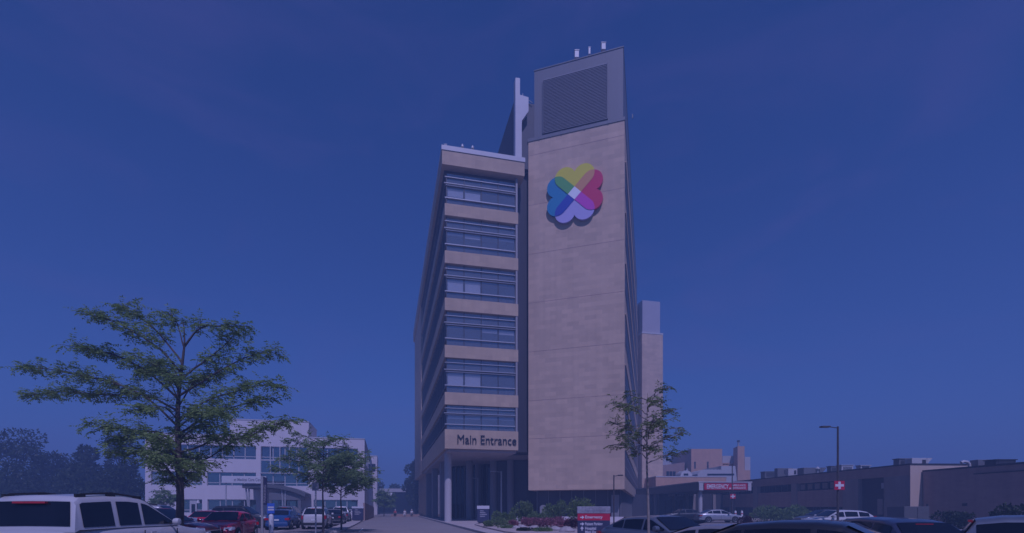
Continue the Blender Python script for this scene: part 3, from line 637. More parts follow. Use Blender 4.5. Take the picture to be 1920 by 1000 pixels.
# rooftop units on the right
def unit(px0, px1, y0, y1, Y, label, m=WHITEMETAL, style=0):
    Y = 45.0*F/((px0+px1)/2-CX)
    x0, x1, z0, z1 = XX(px0,Y), XX(px1,Y), Z(y1,Y), Z(y0,Y); wd, h = x1-x0, z1-z0
    zb = {0:z0}.get(0)
    t = thing('rooftop_unit', label, 'rooftop unit', ((x0+x1)/2, Y, z0), 0, 'rooftop plant on the low brick buildings')
    dp = max(0.8, wd*0.6)
    b = MB().box(-wd/2,wd/2,0,dp,-0.6,h).build('housing', m, t, bevel=0.03)
    if style == 0:
        MB().box(-wd/2-.08,wd/2+.08,-.08,dp+.08,h,h+.08).build('lid', m, t)
        f = MB()
        for k in range(5): f.box(-wd*.38,wd*.38,-.03,-.002,h*(.15+.14*k),h*(.15+.14*k)+.05)
        f.build('grille', DARKMETAL, t)
    elif style == 1:
        MB().add([(wd*.5,-.02,h*.1),(wd*.5+h*.8,-.02,h*1.0),(wd*.5,-.02,h*1.0),(wd*.5,dp,h*.1),(wd*.5+h*.8,dp,h*1.0),(wd*.5,dp,h*1.0)], [(0,1,2),(3,4,5),(0,1,4,3),(1,2,5,4),(0,2,5,3)]).build('hood', m, t)
        MB().box(wd*.18,wd*.42,-.03,-.002,h*.2,h*.75).build('grille', DARKMETAL, t)
    return t
unit(1710,1738,859,872,50.5,'large pale rooftop unit above the corner of the pale lit end wall',WHITEMETAL,1)
unit(1686,1709,861,874,52.5,'dark grey rooftop unit left of the large pale one at the lit corner',GREYMETAL,0)
unit(1578,1600,873,886,60,'white rooftop unit just right of the tall lamp post',WHITEMETAL,0)
unit(1614,1632,873.5,882,58,'low white rooftop unit second to the right of the tall lamp post',WHITEMETAL,0)
unit(1558,1570,875,888,63,'small grey rooftop unit hiding behind the tall lamp post',GREYMETAL,0)
unit(1507,1540,877,890,67,'wide grey rooftop unit with a pale hood left of the tall lamp post',GREYMETAL,1)
unit(1458,1476,878,892,72,'grey rooftop unit with hood midway along the brick parapet',GREYMETAL,1)
unit(1478,1494,879,892,70,'white hooded rooftop unit right of the midway grey one',WHITEMETAL,1)
unit(1434,1458,885,895,77,'long low grey rooftop unit near the chimney',GREYMETAL,0)
unit(1834,1852,862,872,45,'grey rooftop unit with white hood over the shaded annex',GREYMETAL,1)
unit(1868,1905,863,871,42,'flat dark rooftop duct at the right edge of the annex roof',DARKMETAL,0)
Yv = 46; pv = thing('gooseneck_vent', 'curved white gooseneck vent pipe on the annex roof', 'vent pipe', (XX(1818,Yv),Yv,5.0), 0, None)
MB().tube([(0,0,-.2),(0,0,0.55),(-.05,0,.75),(-.25,0,.92),(-.55,0,.95),(-.8,0,.85)],0.13,12).build('pipe', WHITEMETAL, pv, smooth=50); MB().lathe([(0.22,-.2),(0.2,0.05)], (0,0,0), 12).build('flashing', GREYMETAL, pv)
for (px, Y, z) in ((1533,64,T),):
    v = thing('roof_exhaust', 'slim exhaust vent with a cap rising left of the tall lamp post', 'vent pipe', (XX(px,Y),Y,z), 0)
    MB().tube([(0,0,0),(0,0,.55)],.12,10).build('pipe', GALV, v); MB().lathe([(.3,.6),(.3,.7),(.05,.95)], (0,0,0), 12).build('cap', GALV, v)

# emergency canopy
KF = Frame(XX(1310,67), 67, EF.a); KM = KF.M
ka = thing('emergency_canopy', 'flat grey emergency entrance canopy on a white round column', 'canopy', (*KF.o,0), EF.a)
kz0, kz1 = Z(920.5,67), Z(905,67)
kw = KF.u(1409)
MB().box(0,kw,0,30,kz0,kz1).build('roof_slab', GREYMETAL, ka, KM)
MB().box(-.08,kw+.08,-.08,30,kz1,kz1+.14).build('coping', WHITEMETAL, ka, KM)
for (x, y, m) in ((0.55,0.7,WHITEMETAL),(0.6,17,PIER)):
    MB().lathe([(0.36,0),(0.36,0.3),(0.29,0.35),(0.29,kz0)], (x,y,0), 20).build('column', m, ka, KM, smooth=40)
es = thing('emergency_sign', 'long red EMERGENCY sign on the front of the canopy', 'sign', (*KF.o,0), EF.a)
x0_, x1_ = KF.u(1320,-.2), KF.u(1401,-.2)
MB().box(x0_,x1_,-.28,-.10,kz0+.12,kz1-.12).build('panel', SIGNRED, es, KM, bevel=.02)
text_mesh('lettering', 'EMERGENCY', 0.82, TXTWHITE, es, KM @ Matrix.Translation((KF.u(1325,-.3),-.295,kz0+.30)) @ UP, .01, .022, width=KF.u(1366,-.3)-KF.u(1325,-.3))
f = MB(); lx0, lx1 = KF.u(1373,-.3), KF.u(1398,-.3)
text_mesh('lettering', 'AMBULANCE', 0.36, TXTWHITE, es, KM @ Matrix.Translation((lx0,-.295,kz0+.62)) @ UP, .008, .008, width=lx1-lx0)
text_mesh('lettering', 'ENTRANCE', 0.36, TXTWHITE, es, KM @ Matrix.Translation((lx0,-.295,kz0+.25)) @ UP, .008, .008, width=lx1-lx0)
MB().box(KF.u(1369,-.3)-.12,KF.u(1369,-.3)+.12,-.30,-.281,kz0+.22,kz0+.42).build('arrow', TXTWHITE, es, KM)
for a, b in ((1310.5,1318.5),(1402.5,1408.5)): MB().box(KF.u(a,-.2),KF.u(b,-.2),-.24,-.10,kz0+.05,kz1-.05).build('end_panel', WHITEMETAL, es, KM)
# recessed entrance wall under the canopy
ew = thing('emergency_entrance', 'dark recessed emergency entrance wall with doors beneath the canopy', 'building', (*KF.w(-3,17),0), EF.a)
MB().box(-9,kw+6,17.5,22,0,kz0-.01).build('wall', DARKPANEL, ew, KM)
f = MB()
for px in (1232,1262,1287,1300,1338): 
    x = KF.u(px,17.5); f.box(x-.25,x+.25,17.2,17.5,0,kz0-.02)
f.build('pilaster', SIDING, ew, KM)
xa, xb = KF.u(1249,17), KF.u(1282,17); MB().box(xa,xb,17.3,17.48,0,3.0).build('door', DARKGLASS, ew, KM)
MB().box(KF.u(1254,17),KF.u(1266,17),17.0,17.2,KF.z(930.5,0,17),KF.z(926,0,17)).build('white_sign_box', SIGNWHITE, ew, KM)  # plain white sign box
text_mesh('lettering', 'AMBULANCE', 0.5, TXTWHITE, ew, KM @ Matrix.Translation((KF.u(1270,17),17.1,KF.z(930.5,0,17))) @ UP, .01, .004, width=KF.u(1305,17)-KF.u(1270,17), spacing=1.3)
# buildings behind the canopy
def block(name, label, parts, Y, M=None):
    t = thing(name, label, 'building', (XX(parts[0][1],Y),Y,0), 0)
    for (pn, px0, px1, y0, y1, m, dy, dep) in parts:
        x0, x1 = XX(px0,Y+dy)-t.location.x, XX(px1,Y+dy)-t.location.x
        MB().box(x0,x1,dy,dy+dep,Z(y1,Y+dy),Z(y0,Y+dy)).build(pn, m, t)
    return t
bb = block('brick_plant_block', 'tan brick plant block with a brick chimney and white penthouses behind the emergency canopy', [
    ('wall',1296,1354,842,962,TANBRICK,0,14), ('lower_wall',1354.2,1407,882,962,TANBRICK,0.6,12), ('white_penthouse',1354.5,1376,855,868,WHITEMETAL,2,6), ('mid_wall',1354.3,1376,868.2,882,TANBRICK,1.5,8),
    ('white_penthouse',1396.5,1407,857,881.8,WHITEMETAL,1.0,6)], 125)
x0 = bb.location.x
# slanted left faces (receding to the left, in shade)
p0, p1 = P(1296,962,125), P(1283,962,140)
f = MB(); f.prism([(p0.x-x0-.02,0.02),(p0.x-x0-.02,14),(p1.x-x0,14)], 0, Z(842,125)-.02); f.build('side_wall', TANBRICK, bb)
ch = XX(1383,123)-x0
c_ = MB().prism([(ch,-2),(XX(1396,123)-x0,-2),(XX(1396,123)-x0,2.2),(XX(1375.5,127)-x0,2.2)], 0, Z(837,123)).build('chimney', TANBRICK, bb)
MB().tube([(ch+1.2,0,Z(837,125)),(ch+1.2,0,Z(827,125))],0.22,10).build('flue', GALV, c_)
MB().lathe([(.35,Z(829,125)),(.35,Z(826,125))], (ch+1.2,0,0), 10).build('flue_cap', DARKMETAL, c_)
f = MB()
for px in (1303,1327): f.box(XX(px,125)-x0-.22,XX(px,125)-x0+.22,-.04,-.005,Z(879,125),Z(866,125))
f.build('vent_slot', DARKPANEL, bb)
t = thing('tan_parapet_building', 'low tan brick building with a pale roof edge just above the emergency canopy', 'building', (XX(1248,100),100,0), 0)
x0 = t.location.x
MB().box(-2,XX(1362,100)-x0,0,8,0,Z(893,100)-.2).build('wall', TANBRICK, t); MB().box(-2,XX(1362,100)-x0+.05,-.06,8,Z(893,100)-.2,Z(893,100)).build('coping', WHITEMETAL, t)
t = thing('vaulted_skylight', 'white vaulted roof monitor in front of the tan brick block', 'roof monitor', (XX(1345,112),112,Z(894,112)), 0)
hw = (XX(1385,112)-XX(1311,112))/2; hh = Z(874,112)-Z(894,112)
pr = [(-hw,-1.2),(-hw,hh*.25),(-hw+.6,hh*.52),(-hw+1.5,hh*.66),(hw*.2,hh*.66),(hw*.2,hh),(hw-.4,hh),(hw,-1.2)]
MB().slab(pr,0,6).build('shell', WHITEMETAL, t)
MB().box(-hw+2.2,hw*.85,-.06,-.002,hh*.12,hh*.28).build('window', DARKGLASS, t)
MB().slab([(-hw+1.9,hh*.662),(hw*.15,hh*.662),(hw*.15,hh*.98),(-hw+3.6,hh*.86)],1,4).build('duct', GREYMETAL, t)
t = thing('roof_dome', 'small white domed roof unit between the stair tower and the tan block', 'rooftop unit', (XX(1287,108),108,Z(893.5,108)), 0)
hw = (XX(1300,108)-XX(1274,108))/2; hh = Z(883,108)-Z(893.5,108)
MB().slab([(-hw,-1),(-hw,.1)]+[(-hw*.85*math.cos(k*math.pi/8), .1+hh*math.sin(k*math.pi/8)) for k in range(9)]+[(hw,.1),(hw,-1)],0,3).build('shell', WHITEMETAL, t)
MB().box(-hw*.4,hw*.25,-.05,-.002,hh*.15,hh*.5).build('window', DARKGLASS, t); MB().tube([(hw*.35,1,0),(hw*.35,1,Z(878,108)-Z(893.5,108))],.14,8).build('pipe', WHITEMETAL, t)
t = thing('brown_wing_building', 'shaded brown wing sloping up from the stair tower to the tan block', 'building', (XX(1246,128),128,0), 0)
x0 = t.location.x
MB().slab([(-3,0),(XX(1284,128)-x0,0),(XX(1284,128)-x0,Z(867,128)),(-3,Z(875,128))],0,6).build('wall', DKBRICK, t)
f = MB()
for px in (1252,1258,1264): f.box(XX(px,128)-x0-.35,XX(px,128)-x0+.35,-.04,-.005,Z(893,128),Z(884,128))
f.build('window', DARKGLASS, t)
t = thing('white_roof_cabin', 'small white roof cabin with three dark windows right of the stair tower', 'roof cabin', (XX(1248,150),150,Z(873,150)), 0)
x0 = t.location.x; MB().box(-1,XX(1266,150)-x0,0,5,-2,Z(858,150)-Z(873,150)).build('wall', WHITEMETAL, t)
for px in (1251,1256.5,1261.5): MB().box(XX(px,150)-x0-.33,XX(px,150)-x0+.33,-.04,-.005,Z(865,150)-Z(873,150),Z(860,150)-Z(873,150)).build('window', DARKGLASS, t)

# ================================================================== SIGNS, LAMPS, BOLLARD
def lamp(px, ytop, ybot, Y, arm, label, m, z0=None, r=0.07, plinth=0.0):
    x = XX(px,Y); zt = Z(ytop,Y); z0 = WALKZ if z0 is None else z0
    t = thing('lamp_post', label, 'lamp post', (x,Y,z0), 0, 'lamp posts round the hospital')
    if plinth: MB().lathe([(0.30,0),(0.30,plinth-.04),(0.27,plinth)], (0,0,0), 20).build('plinth', CONCRETE, t, smooth=40)
    h = zt-z0
    MB().box(-.16,.16,-.16,.16,plinth,plinth+.05).build('base_plate', m, t)
    MB().tube([(0,0,plinth+.05),(0,0,h)],[r,r*.8],12).build('pole', m, t, smooth=40)
    MB().tube([(0,0,h-.1),(arm*.45,0,h-.03),(arm*.55,0,h-.03)],.03,8).build('arm', m, t)
    s = 1 if arm > 0 else -1
    MB().box(arm*.5,arm,-.16,.16,h-.07,h+.03).build('lamp_head', m, t, bevel=.02)
    return t
lp = lamp(1571,800,977,33,-1.15,'tall dark lamp post with a red cross sign, standing in the right car park',POLE,0.0,0.075,0.74)
lamp(1151,891,990,40,0.72,'short dark lamp post before the stone slab, right of the red banded sign',POLE,WALKZ,0.06)
lp2 = lamp(1373,870.5,960,61,-1.1,'thin dark lamp post with a red cross sign before the EMERGENCY canopy',POLE,0.0,0.07)
lamp(940,884,972,57,-1.3,'pale lamp post under the entrance soffit, nearer the planted bed',GALV,WALKZ,0.11)
lamp(896,896.5,975,62,-1.0,'pale lamp post under the entrance soffit, behind the small navy sign',GALV,WALKZ,0.08)
def cross(px, py, Y, s, label):
    t = thing('cross_sign', label, 'sign', (XX(px,Y),Y-.14,Z(py,Y)), 0, 'red cross signs on lamp posts')
    MB().box(-s/2,s/2,-.02,.02,-s*.44,s*.44).build('panel', SIGNRED, t)
    MB().add([(x,-.026,z) for x,z in [(-.12*s,-.36*s),(.12*s,-.36*s),(.12*s,-.12*s),(.42*s,-.12*s),(.42*s,.12*s),(.12*s,.12*s),(.12*s,.36*s),(-.12*s,.36*s),(-.12*s,.12*s),(-.42*s,.12*s),(-.42*s,-.12*s),(-.12*s,-.12*s)]], [tuple(range(12))]).build('white_cross', TXTWHITE, t)
    MB().box(-.04,.04,.02,.14,-.06,.06).build('bracket', POLE, t)
cross(1571,910.5,33,0.68,'red square sign with white cross on the tall lamp post')
cross(1373,931,61,0.66,'small far red sign with white cross below the EMERGENCY canopy sign')

Yw = 23.0
ws = thing('wayfinding_sign', 'navy directory sign with silver header and red emergency band beside the planted bed', 'sign', (XX(1113,Yw),Yw,WALKZ), -0.05)
zt = Z(950,Yw)-WALKZ; hw = 30*Yw/F
def zz(py): return Z(py,Yw)-WALKZ
MB().box(-hw,hw,-.08,.08,0,zz(976)).build('body', SIGNNAVY, ws, bevel=.01)
MB().box(-hw,hw,-.085,.085,zz(976)+.003,zz(963)).build('red_band', SIGNRED, ws)
MB().box(-hw-.02,hw+.02,-.10,.10,zz(963)+.003,zt).build('header', SIGNSILVER, ws, bevel=.01)
WMt = lambda x, z, y=-.088: parent_world(ws) @ Matrix.Translation((x,y,z)) @ UP
text_mesh('lettering','Emergency',.19,TXTWHITE,ws,WMt(-hw+.34,zz(972.2)),.003,.004,width=.80)
text_mesh('lettering','Patient Parking',.19,TXTWHITE,ws,WMt(-hw+.34,zz(985),-.083),.003,.004,width=.80)
text_mesh('lettering','Hospital',.19,TXTWHITE,ws,WMt(-hw+.34,zz(993.3),-.083),.003,.004,width=.50)
text_mesh('lettering','Main Entrance',.19,TXTWHITE,ws,WMt(-hw+.34,zz(1000.3),-.083),.003,.004,width=.86)
text_mesh('lettering','Regional Hospital',.15,TXTGREY,ws,WMt(-hw+.32,zz(959.5),-.102),.003,.002,width=.95)
def arrow(z, ang, y):
    pts = [(-.09,-.025),(.0,-.025),(.0,-.085),(.11,0),(.0,.085),(.0,.025),(-.09,.025)]
    ca, sa = math.cos(R(ang)), math.sin(R(ang))
    MB().slab([(-hw+.20+x*ca-y_*sa, z+x*sa+y_*ca) for x, y_ in pts], y-.004, y+.004).build('arrow', TXTWHITE, ws)
arrow(zz(970.3),0,-.088); arrow(zz(982.6),0,-.085); arrow(zz(991.5),90,-.085)

def slabsign(px, y0, y1, ybase, Y, wpx, label, hdr, rot=0.0):
    t = thing('directory_sign', label, 'sign', (XX(px,Y),Y,0.0 if Y>60 else WALKZ), rot)
    b = t.location.z; hw = wpx*Y/F/2; zt = Z(y0,Y)-b
    MB().box(-hw,hw,-.07,.07,.12,zt-hdr).build('panel', SIGNNAVY, t, bevel=.01)
    MB().box(-hw-.03,hw+.03,-.09,.09,zt-hdr+.002,zt).build('header', SIGNWHITE, t)
    MB().box(-hw+.1,hw-.1,-.05,.05,0,.12).build('foot', DARKMETAL, t)
    f = MB()
    for k, wl in enumerate((.42,.62,.78,.58)):
        z = zt-hdr-.18-.17*k; f.box(-hw*.55,-hw*.55+hw*1.5*wl,-.075,-.071,z-.045,z+.045)
    f.build('text_lines', TXTGREY if False else SIGNSILVER, t)
    return t
slabsign(906,948.5,976,981,46,22,'small navy directory sign with white header beside the entrance columns',.30)
t = slabsign(671,949,977,979,57,21,'navy directory sign with white header left of the drive, before the office building',.22)
t.location.z = 0.1

Yb = 25.5
bp = thing('blade_sign', 'tall narrow navy blade sign hung on a grey pole in the left car park', 'sign', (XX(491.5,Yb),Yb,0), 0)
MB().tube([(0,0,0),(0,0,Z(893,Yb))],.065,12).build('pole', GALV, bp, smooth=40)
x0_, x1_ = .075, (500-491.5)*Yb/F+.02
MB().slab([(x0_,Z(947,Yb)),(x1_,Z(947,Yb)),(x1_,Z(896.5,Yb)),(x0_,Z(894,Yb))],-.02,.02).build('panel', SIGNNAVY, bp)
text_mesh('lettering','PARKING',.16,SIGNSILVER,bp,parent_world(bp) @ Matrix.Translation((x1_-.05,-.024,Z(943,Yb))) @ UP @ Matrix.Rotation(R(90),4,'Z'),.002,.002,width=.9)
for z in (Z(900,Yb),Z(942,Yb)): MB().box(0,x0_,-.015,.015,z-.02,z+.02).build('bracket', GALV, bp)
Yk = 25.0
bo = thing('bollard_sign', 'blue and white parking sign on a white round bollard in the left car park', 'bollard', (XX(508.5,Yk),Yk,0), 0)
zb = Z(964.5,Yk)
MB().lathe([(.115,0),(.115,zb-.08),(.09,zb-.02),(.03,zb)], (0,0,0), 18).build('bollard', SIGNWHITE, bo, smooth=50)
MB().tube([(0,0,zb-.02),(0,0,Z(945,Yk))],.025,8).build('post', GALV, bo)
hw = 6.8*Yk/F; f = MB().box(-hw,hw,-.045,-.028,Z(963,Yk),Z(944,Yk)).build('sign_panel', SIGNBLUE, bo)
MB().box(-hw*.8,hw*.85,-.05,-.046,Z(953,Yk),Z(950,Yk)).build('white_stripe', SIGNWHITE, f); MB().box(-hw*.8,hw*.85,-.05,-.046,Z(957.5,Yk),Z(954.5,Yk)).build('white_stripe', SIGNWHITE, f)
for px, Y, lb in ((1379,58,'white bollard left of its twin beside the silver sedan'),(1391,58,'white bollard right of its twin beside the silver sedan')):
    t = thing('bollard', lb, 'bollard', (XX(px,Y),Y,0), 0, 'white bollards by the emergency drive')
    MB().lathe([(.12,0),(.12,1.2),(.08,1.28),(.02,1.3)], (0,0,0), 14).build('post', SIGNWHITE, t, smooth=50); MB().lathe([(.125,.9),(.125,1.0)], (0,0,0), 14).build('band', SIGNRED, t)
for px, Y, yt, m, lb in ((592,30,905,GALV,'slim pale metal post standing before the white sport utility'),):
    t = thing('sign_pole', lb, 'post', (XX(px,Y),Y,0), 0); MB().tube([(0,0,0),(0,0,Z(yt,Y))],.05,10).build('pole', m, t, smooth=40); MB().box(-.2,.2,-.06,-.04,Z(yt,Y)-.5,Z(yt,Y)-.02).build('sign_back', SIGNSILVER, t)
bw = thing('stone_marker', 'round topped grey stone marker standing among the bed shrubs', 'marker', (XX(1018.5,46.5),46.5,WALKZ), 0)
hw = 6.5*46.5/F; MB().slab([(-hw,0),(hw,0)]+[(hw*math.cos(k*math.pi/8), Z(947,46.5)-WALKZ-hw+hw*math.sin(k*math.pi/8)) for k in range(9)],-.2,.2).build('slab', PIER, bw); MB().box(-hw-.1,hw+.1,-.3,.3,0,.1).build('foot', CONCRETE, bw)

# ================================================================== VEHICLES
TYPES = {
 'sedan': dict(L=4.7,W=1.82,H=1.45, top=[(-2.35,.62),(-2.31,.90),(-2.0,1.0),(-1.7,1.03),(-.8,1.0),(.5,.97),(1.0,.985),(1.7,.90),(2.12,.80),(2.30,.66),(2.35,.5)],
    gh=[(-1.85,1.02),(-1.05,1.385),(-.5,1.44),(0,1.45),(.3,1.42),(1.12,.98)], win=[(-1.45,-.95),(-.9,-.05),(.03,.92)]),
 'suv': dict(L=4.7,W=1.88,H=1.72, top=[(-2.35,.60),(-2.33,.95),(-2.27,1.10),(-1,1.10),(.6,1.06),(1.05,1.08),(1.75,1.03),(2.15,.92),(2.32,.72),(2.35,.5)],
    gh=[(-2.24,1.10),(-1.98,1.62),(-1.6,1.69),(-.3,1.72),(.35,1.67),(1.15,1.07)], win=[(-1.98,-1.2),(-1.12,-.15),(-.07,.95)]),
 'bigsuv': dict(L=5.1,W=2.14,H=1.95, top=[(-2.55,.60),(-2.53,1.0),(-2.49,1.20),(-1,1.21),(.6,1.20),(.85,1.19),(1.3,1.10),(2.0,1.02),(2.38,.95),(2.52,.75),(2.55,.5)],
    gh=[(-2.50,1.20),(-2.36,1.80),(-2.22,1.90),(-1.5,1.945),(-.9,1.95),(-.42,1.90),(-.25,1.85),(.80,1.195)], win=[(-2.28,-1.42),(-1.28,-.58),(-.48,.64)]),
 'wagon': dict(L=4.55,W=1.78,H=1.48, top=[(-2.27,.55),(-2.25,.90),(-2.2,1.0),(-1,1.0),(.6,.97),(1.0,.98),(1.7,.89),(2.1,.78),(2.24,.6),(2.27,.5)],
    gh=[(-2.18,1.0),(-1.72,1.36),(-1.3,1.44),(-.3,1.48),(.25,1.44),(1.15,.975)], win=[(-1.80,-1.1),(-1.0,-.1),(-.02,.95)]),
 'coupe': dict(L=4.3,W=1.75,H=1.22, top=[(-2.15,.55),(-2.1,.80),(-1.8,.88),(-.8,.86),(.5,.84),(.9,.85),(1.6,.78),(1.95,.68),(2.1,.55),(2.15,.45)],
    gh=[(-1.5,.87),(-.75,1.15),(-.3,1.21),(0,1.22),(.25,1.20),(1.0,.85)], win=[(-1.15,-.55),(-.48,.82)]),
 'pickup': dict(L=5.4,W=1.95,H=1.80, top=[(-2.7,.62),(-2.68,1.05),(-2.65,1.16),(-.7,1.16),(.9,1.14),(1.3,1.15),(2.1,1.08),(2.5,.96),(2.67,.7),(2.7,.5)],
    gh=[(-.75,1.16),(-.5,1.72),(-.2,1.79),(.3,1.80),(.6,1.76),(1.35,1.14)], win=[(-.45,.2),(.28,1.12)]),
}
def interp(pr, y):
    if y <= pr[0][0]: return pr[0][1]
    for (a, za), (b, zb_) in zip(pr[:-1], pr[1:]):
        if y <= b: return za+(zb_-za)*(y-a)/(b-a)
    return pr[-1][1]
def car(typ, label, x, y, heading, pm, H=None, rails=False, cat='car', z=0.0, front_lamps=True, group='parked cars'):
    T_ = TYPES[typ]; rz = math.atan2(-heading[0], heading[1]); t = thing({'sedan':'parked_sedan','suv':'parked_suv','bigsuv':'parked_suv','wagon':'parked_wagon','coupe':'parked_coupe','pickup':'parked_pickup'}[typ], label, cat, (x,y,z), rz, group)
    k = (H or T_['H'])/T_['H']; L, W = T_['L'], T_['W']; top = [(a,b*k) for a,b in T_['top']]; gh = [(a,b*k) for a,b in T_['gh']]
    hl = L/2; ys = sorted(set([round(-hl+L*i/44,3) for i in range(45)]+[a for a,_ in top]))
    def wy(yy): return W/2*(1-0.20*abs(yy/hl)**7-0.05*abs(yy/hl)**3)
    zb = 0.24
    rings = []
    for yy in ys:
        zt = interp(top,yy); wv = wy(yy); dz = zt-zb
        h = [(.90*wv,zb),(.985*wv,zb+.10*dz),(wv,zb+.45*dz),(.985*wv,zb+.72*dz),(.955*wv,zb+.90*dz),(.88*wv,zb+.985*dz),(.55*wv,zt+.006),(0,zt+.02)]
        rings.append([(-a,yy,b) for a,b in h]+[(a,yy,b) for a,b in h[::-1][1:]])
    MBb = MB().loft(rings); body = MBb.build('body', pm, t, smooth=38)
    wb = W/2-.075; kk = 0.36
    if typ == 'bigsuv': kk = 0.20
    def sx(zv, zbelt): return wb-kk*max(0,zv-zbelt)
    belt = lambda yy: interp(top,yy)-.03
    zbelt = belt(0)
    gy = sorted(set([a for a,_ in gh]+[gh[0][0]+(gh[-1][0]-gh[0][0])*i/30 for i in range(31)]))
    rings = []
    for yy in gy:
        zt = interp(gh,yy); zl = min(belt(yy), zt-.001); h = zt-zl
        q_ = [(sx(zl,zbelt),zl),(sx(zl+.84*h,zbelt),zl+.84*h),(sx(zl+.93*h,zbelt)-.035,zl+.935*h),(sx(zl+h,zbelt)-.11,zl+.985*h),(.30,zl+h+.012),(0,zl+h+.018)]
        rings.append([(-a,yy,b) for a,b in q_]+[(a,yy,b) for a,b in q_[::-1][1:]])
    MB().loft(rings).build('cabin_shell', pm, t, smooth=32)
    # side windows
    for (a, b) in T_['win']:
        for sgn in (-1,1):
            n_ = 12; bot, tp = [], []
            for i in range(n_+1):
                yy = a+(b-a)*i/n_; zl = belt(yy)+.05; zu = belt(yy)+(interp(gh,yy)-belt(yy))*.82-.015
                zu = max(zu, zl+.012)
                bot.append((sgn*(sx(zl,zbelt)+.010),yy,zl)); tp.append((sgn*(sx(zu,zbelt)+.010),yy,zu))
            MB().add(bot+tp, [(i,i+1,n_+2+i,n_+1+i) for i in range(n_)]).build('side_window', CARGLASS, t)
    # windscreen and rear window
    def screen(yb_, yr_, name):
        zb_, zr_ = interp(gh,yb_), interp(gh,yr_); n_ = Vector((0,(zr_-zb_)*(1 if yb_>yr_ else -1),abs(yb_-yr_))).normalized()*.012
        pts = []
        for q_ in (.07,.94):
            yy = yb_+(yr_-yb_)*q_; zv = zb_+(zr_-zb_)*q_; hwv = sx(zv,zbelt)-.09
            for fx in (-1,-.6,0,.6,1): pts.append((hwv*fx, yy+n_.y, zv+n_.z+.012*(1-fx*fx)+.008))
        return MB().add(pts, [(i,i+1,6+i,5+i) for i in range(4)]).build(name, CARGLASS, t, smooth=60)
    roof_i = max(range(len(gh)), key=lambda i: gh[i][1])
    wsn = screen(gh[-1][0], gh[-2][0], 'windscreen')
    rw_ = screen(gh[0][0], gh[1][0], 'rear_window')
    f = MB()
    for s_ in (-.35,.25): f.tube([(s_,gh[-1][0]-.03,gh[-1][1]+.03),(s_-.38,gh[-1][0]-.14,gh[-1][1]+.10)],.012,5)
    f.build('wiper', TRIM, wsn)
    # lamps
    zf = interp(top,hl-.22)-.10
    for sgn in (-1,1):
        MB().add([(sgn*(W/2*.97),hl-.42,zf+.05),(sgn*(W/2*.90),hl-.16,zf+.06),(sgn*(W/2*.58),hl-.03,zf+.02),(sgn*(W/2*.58),hl-.015,zf-.11),(sgn*(W/2*.92),hl-.13,zf-.10),(sgn*(W/2*.99),hl-.40,zf-.06)], [(0,1,4,5),(1,2,3,4)]).build('headlight', LAMPCLEAR, t)
        hi = typ in ('suv','bigsuv','wagon','pickup'); z0 = (.78 if hi else .70)*k; z1 = (1.08 if hi else .88)*k
        xa, xb = W/2*.97, W/2*(.80 if hi else .60)
        MB().add([(sgn*(xa+.012),-hl+.28,z1-.03),(sgn*(xa-.05),-hl+.015,z1-.02),(sgn*xb,-hl-.012,z1-.03),(sgn*xb,-hl-.014,z0),(sgn*(xa-.05),-hl+.01,z0),(sgn*(xa+.014),-hl+.26,z0+.04)], [(0,1,4,5),(1,2,3,4)]).build('tail_light', LAMPRED, t)
        m_ = MB().lathe([(.02,-.085),(.085,-.07),(.10,0),(.085,.07),(.02,.085)], (sgn*(W/2+.10),gh[-1][0]-.33,belt(gh[-1][0]-.3)+.10), 10, 'x').build('mirror', pm, t, smooth=60)
        MB().box(sgn*(W/2-.10),sgn*(W/2+.06),gh[-1][0]-.36,gh[-1][0]-.30,belt(.8)+.05,belt(.8)+.09).build('mirror_arm', TRIM, m_)
        for hy in [ (a+.12) for a,b in T_['win'][-2:] ]: MB().box(sgn*(W/2-.015),sgn*(W/2+.022),hy,hy+.17,zbelt-.16,zbelt-.125).build('door_handle', pm, t)
        f = MB()
        for (a,b) in T_['win'][-2:]: f.box(sgn*(W/2-.02),sgn*(W/2+.0015),b+.01,b+.022,.40,zbelt-.08)
        f.box(sgn*(W/2-.05),sgn*(W/2+.004),-hl+1.35,hl-1.35,.27,.36)
        f.build('door_seam', TRIM, t)
        for wy_ in (-hl+.92, hl-.88):
            wr = .33 if typ in ('sedan','wagon','coupe') else .38
            MB().lathe([(wr+.055,-.10),(wr+.055,.004)], (sgn*(W/2-.0),wy_,wr), 24, 'x').build('wheel_arch', TRIM, t) if sgn>0 else MB().lathe([(wr+.055,-.004),(wr+.055,.10)], (-W/2,wy_,wr), 24, 'x').build('wheel_arch', TRIM, t)
            pr = [(wr*.62,-.11),(wr*.94,-.11),(wr,-.07),(wr,.07),(wr*.94,.11),(wr*.62,.11)]
            wh = MB().lathe(pr, (sgn*(W/2-.085),wy_,wr), 24, 'x').build('wheel', RUBBER, t, smooth=40)
            f = MB().lathe([(wr*.62,-.01),(wr*.62,.012),(wr*.54,.0),(wr*.16,-.004),(wr*.12,.012)], (sgn*(W/2+.022)-(0 if sgn>0 else 0),wy_,wr), 20, 'x')
            f.build('rim', RIM, wh, smooth=40)
    # bumpers, grille, plates
    zg = interp(top,hl-.05)
    MB().box(-W*.27,W*.27,hl-.06,hl+.006,zg-.22,zg-.03).build('grille', TRIM, t); MB().box(-W*.28,W*.28,hl-.03,hl+.012,zg-.03,zg-.005).build('grille_bar', CHROME, t)
    MB().box(-W*.40,W*.40,hl-.12,hl+.008,.28,.42).build('front_bumper', TRIM, t, bevel=.02); MB().box(-W*.42,W*.42,-hl-.03,-hl+.12,.30,.52*k).build('rear_bumper', TRIM if typ in ('suv','bigsuv','pickup') else pm, t, bevel=.03)
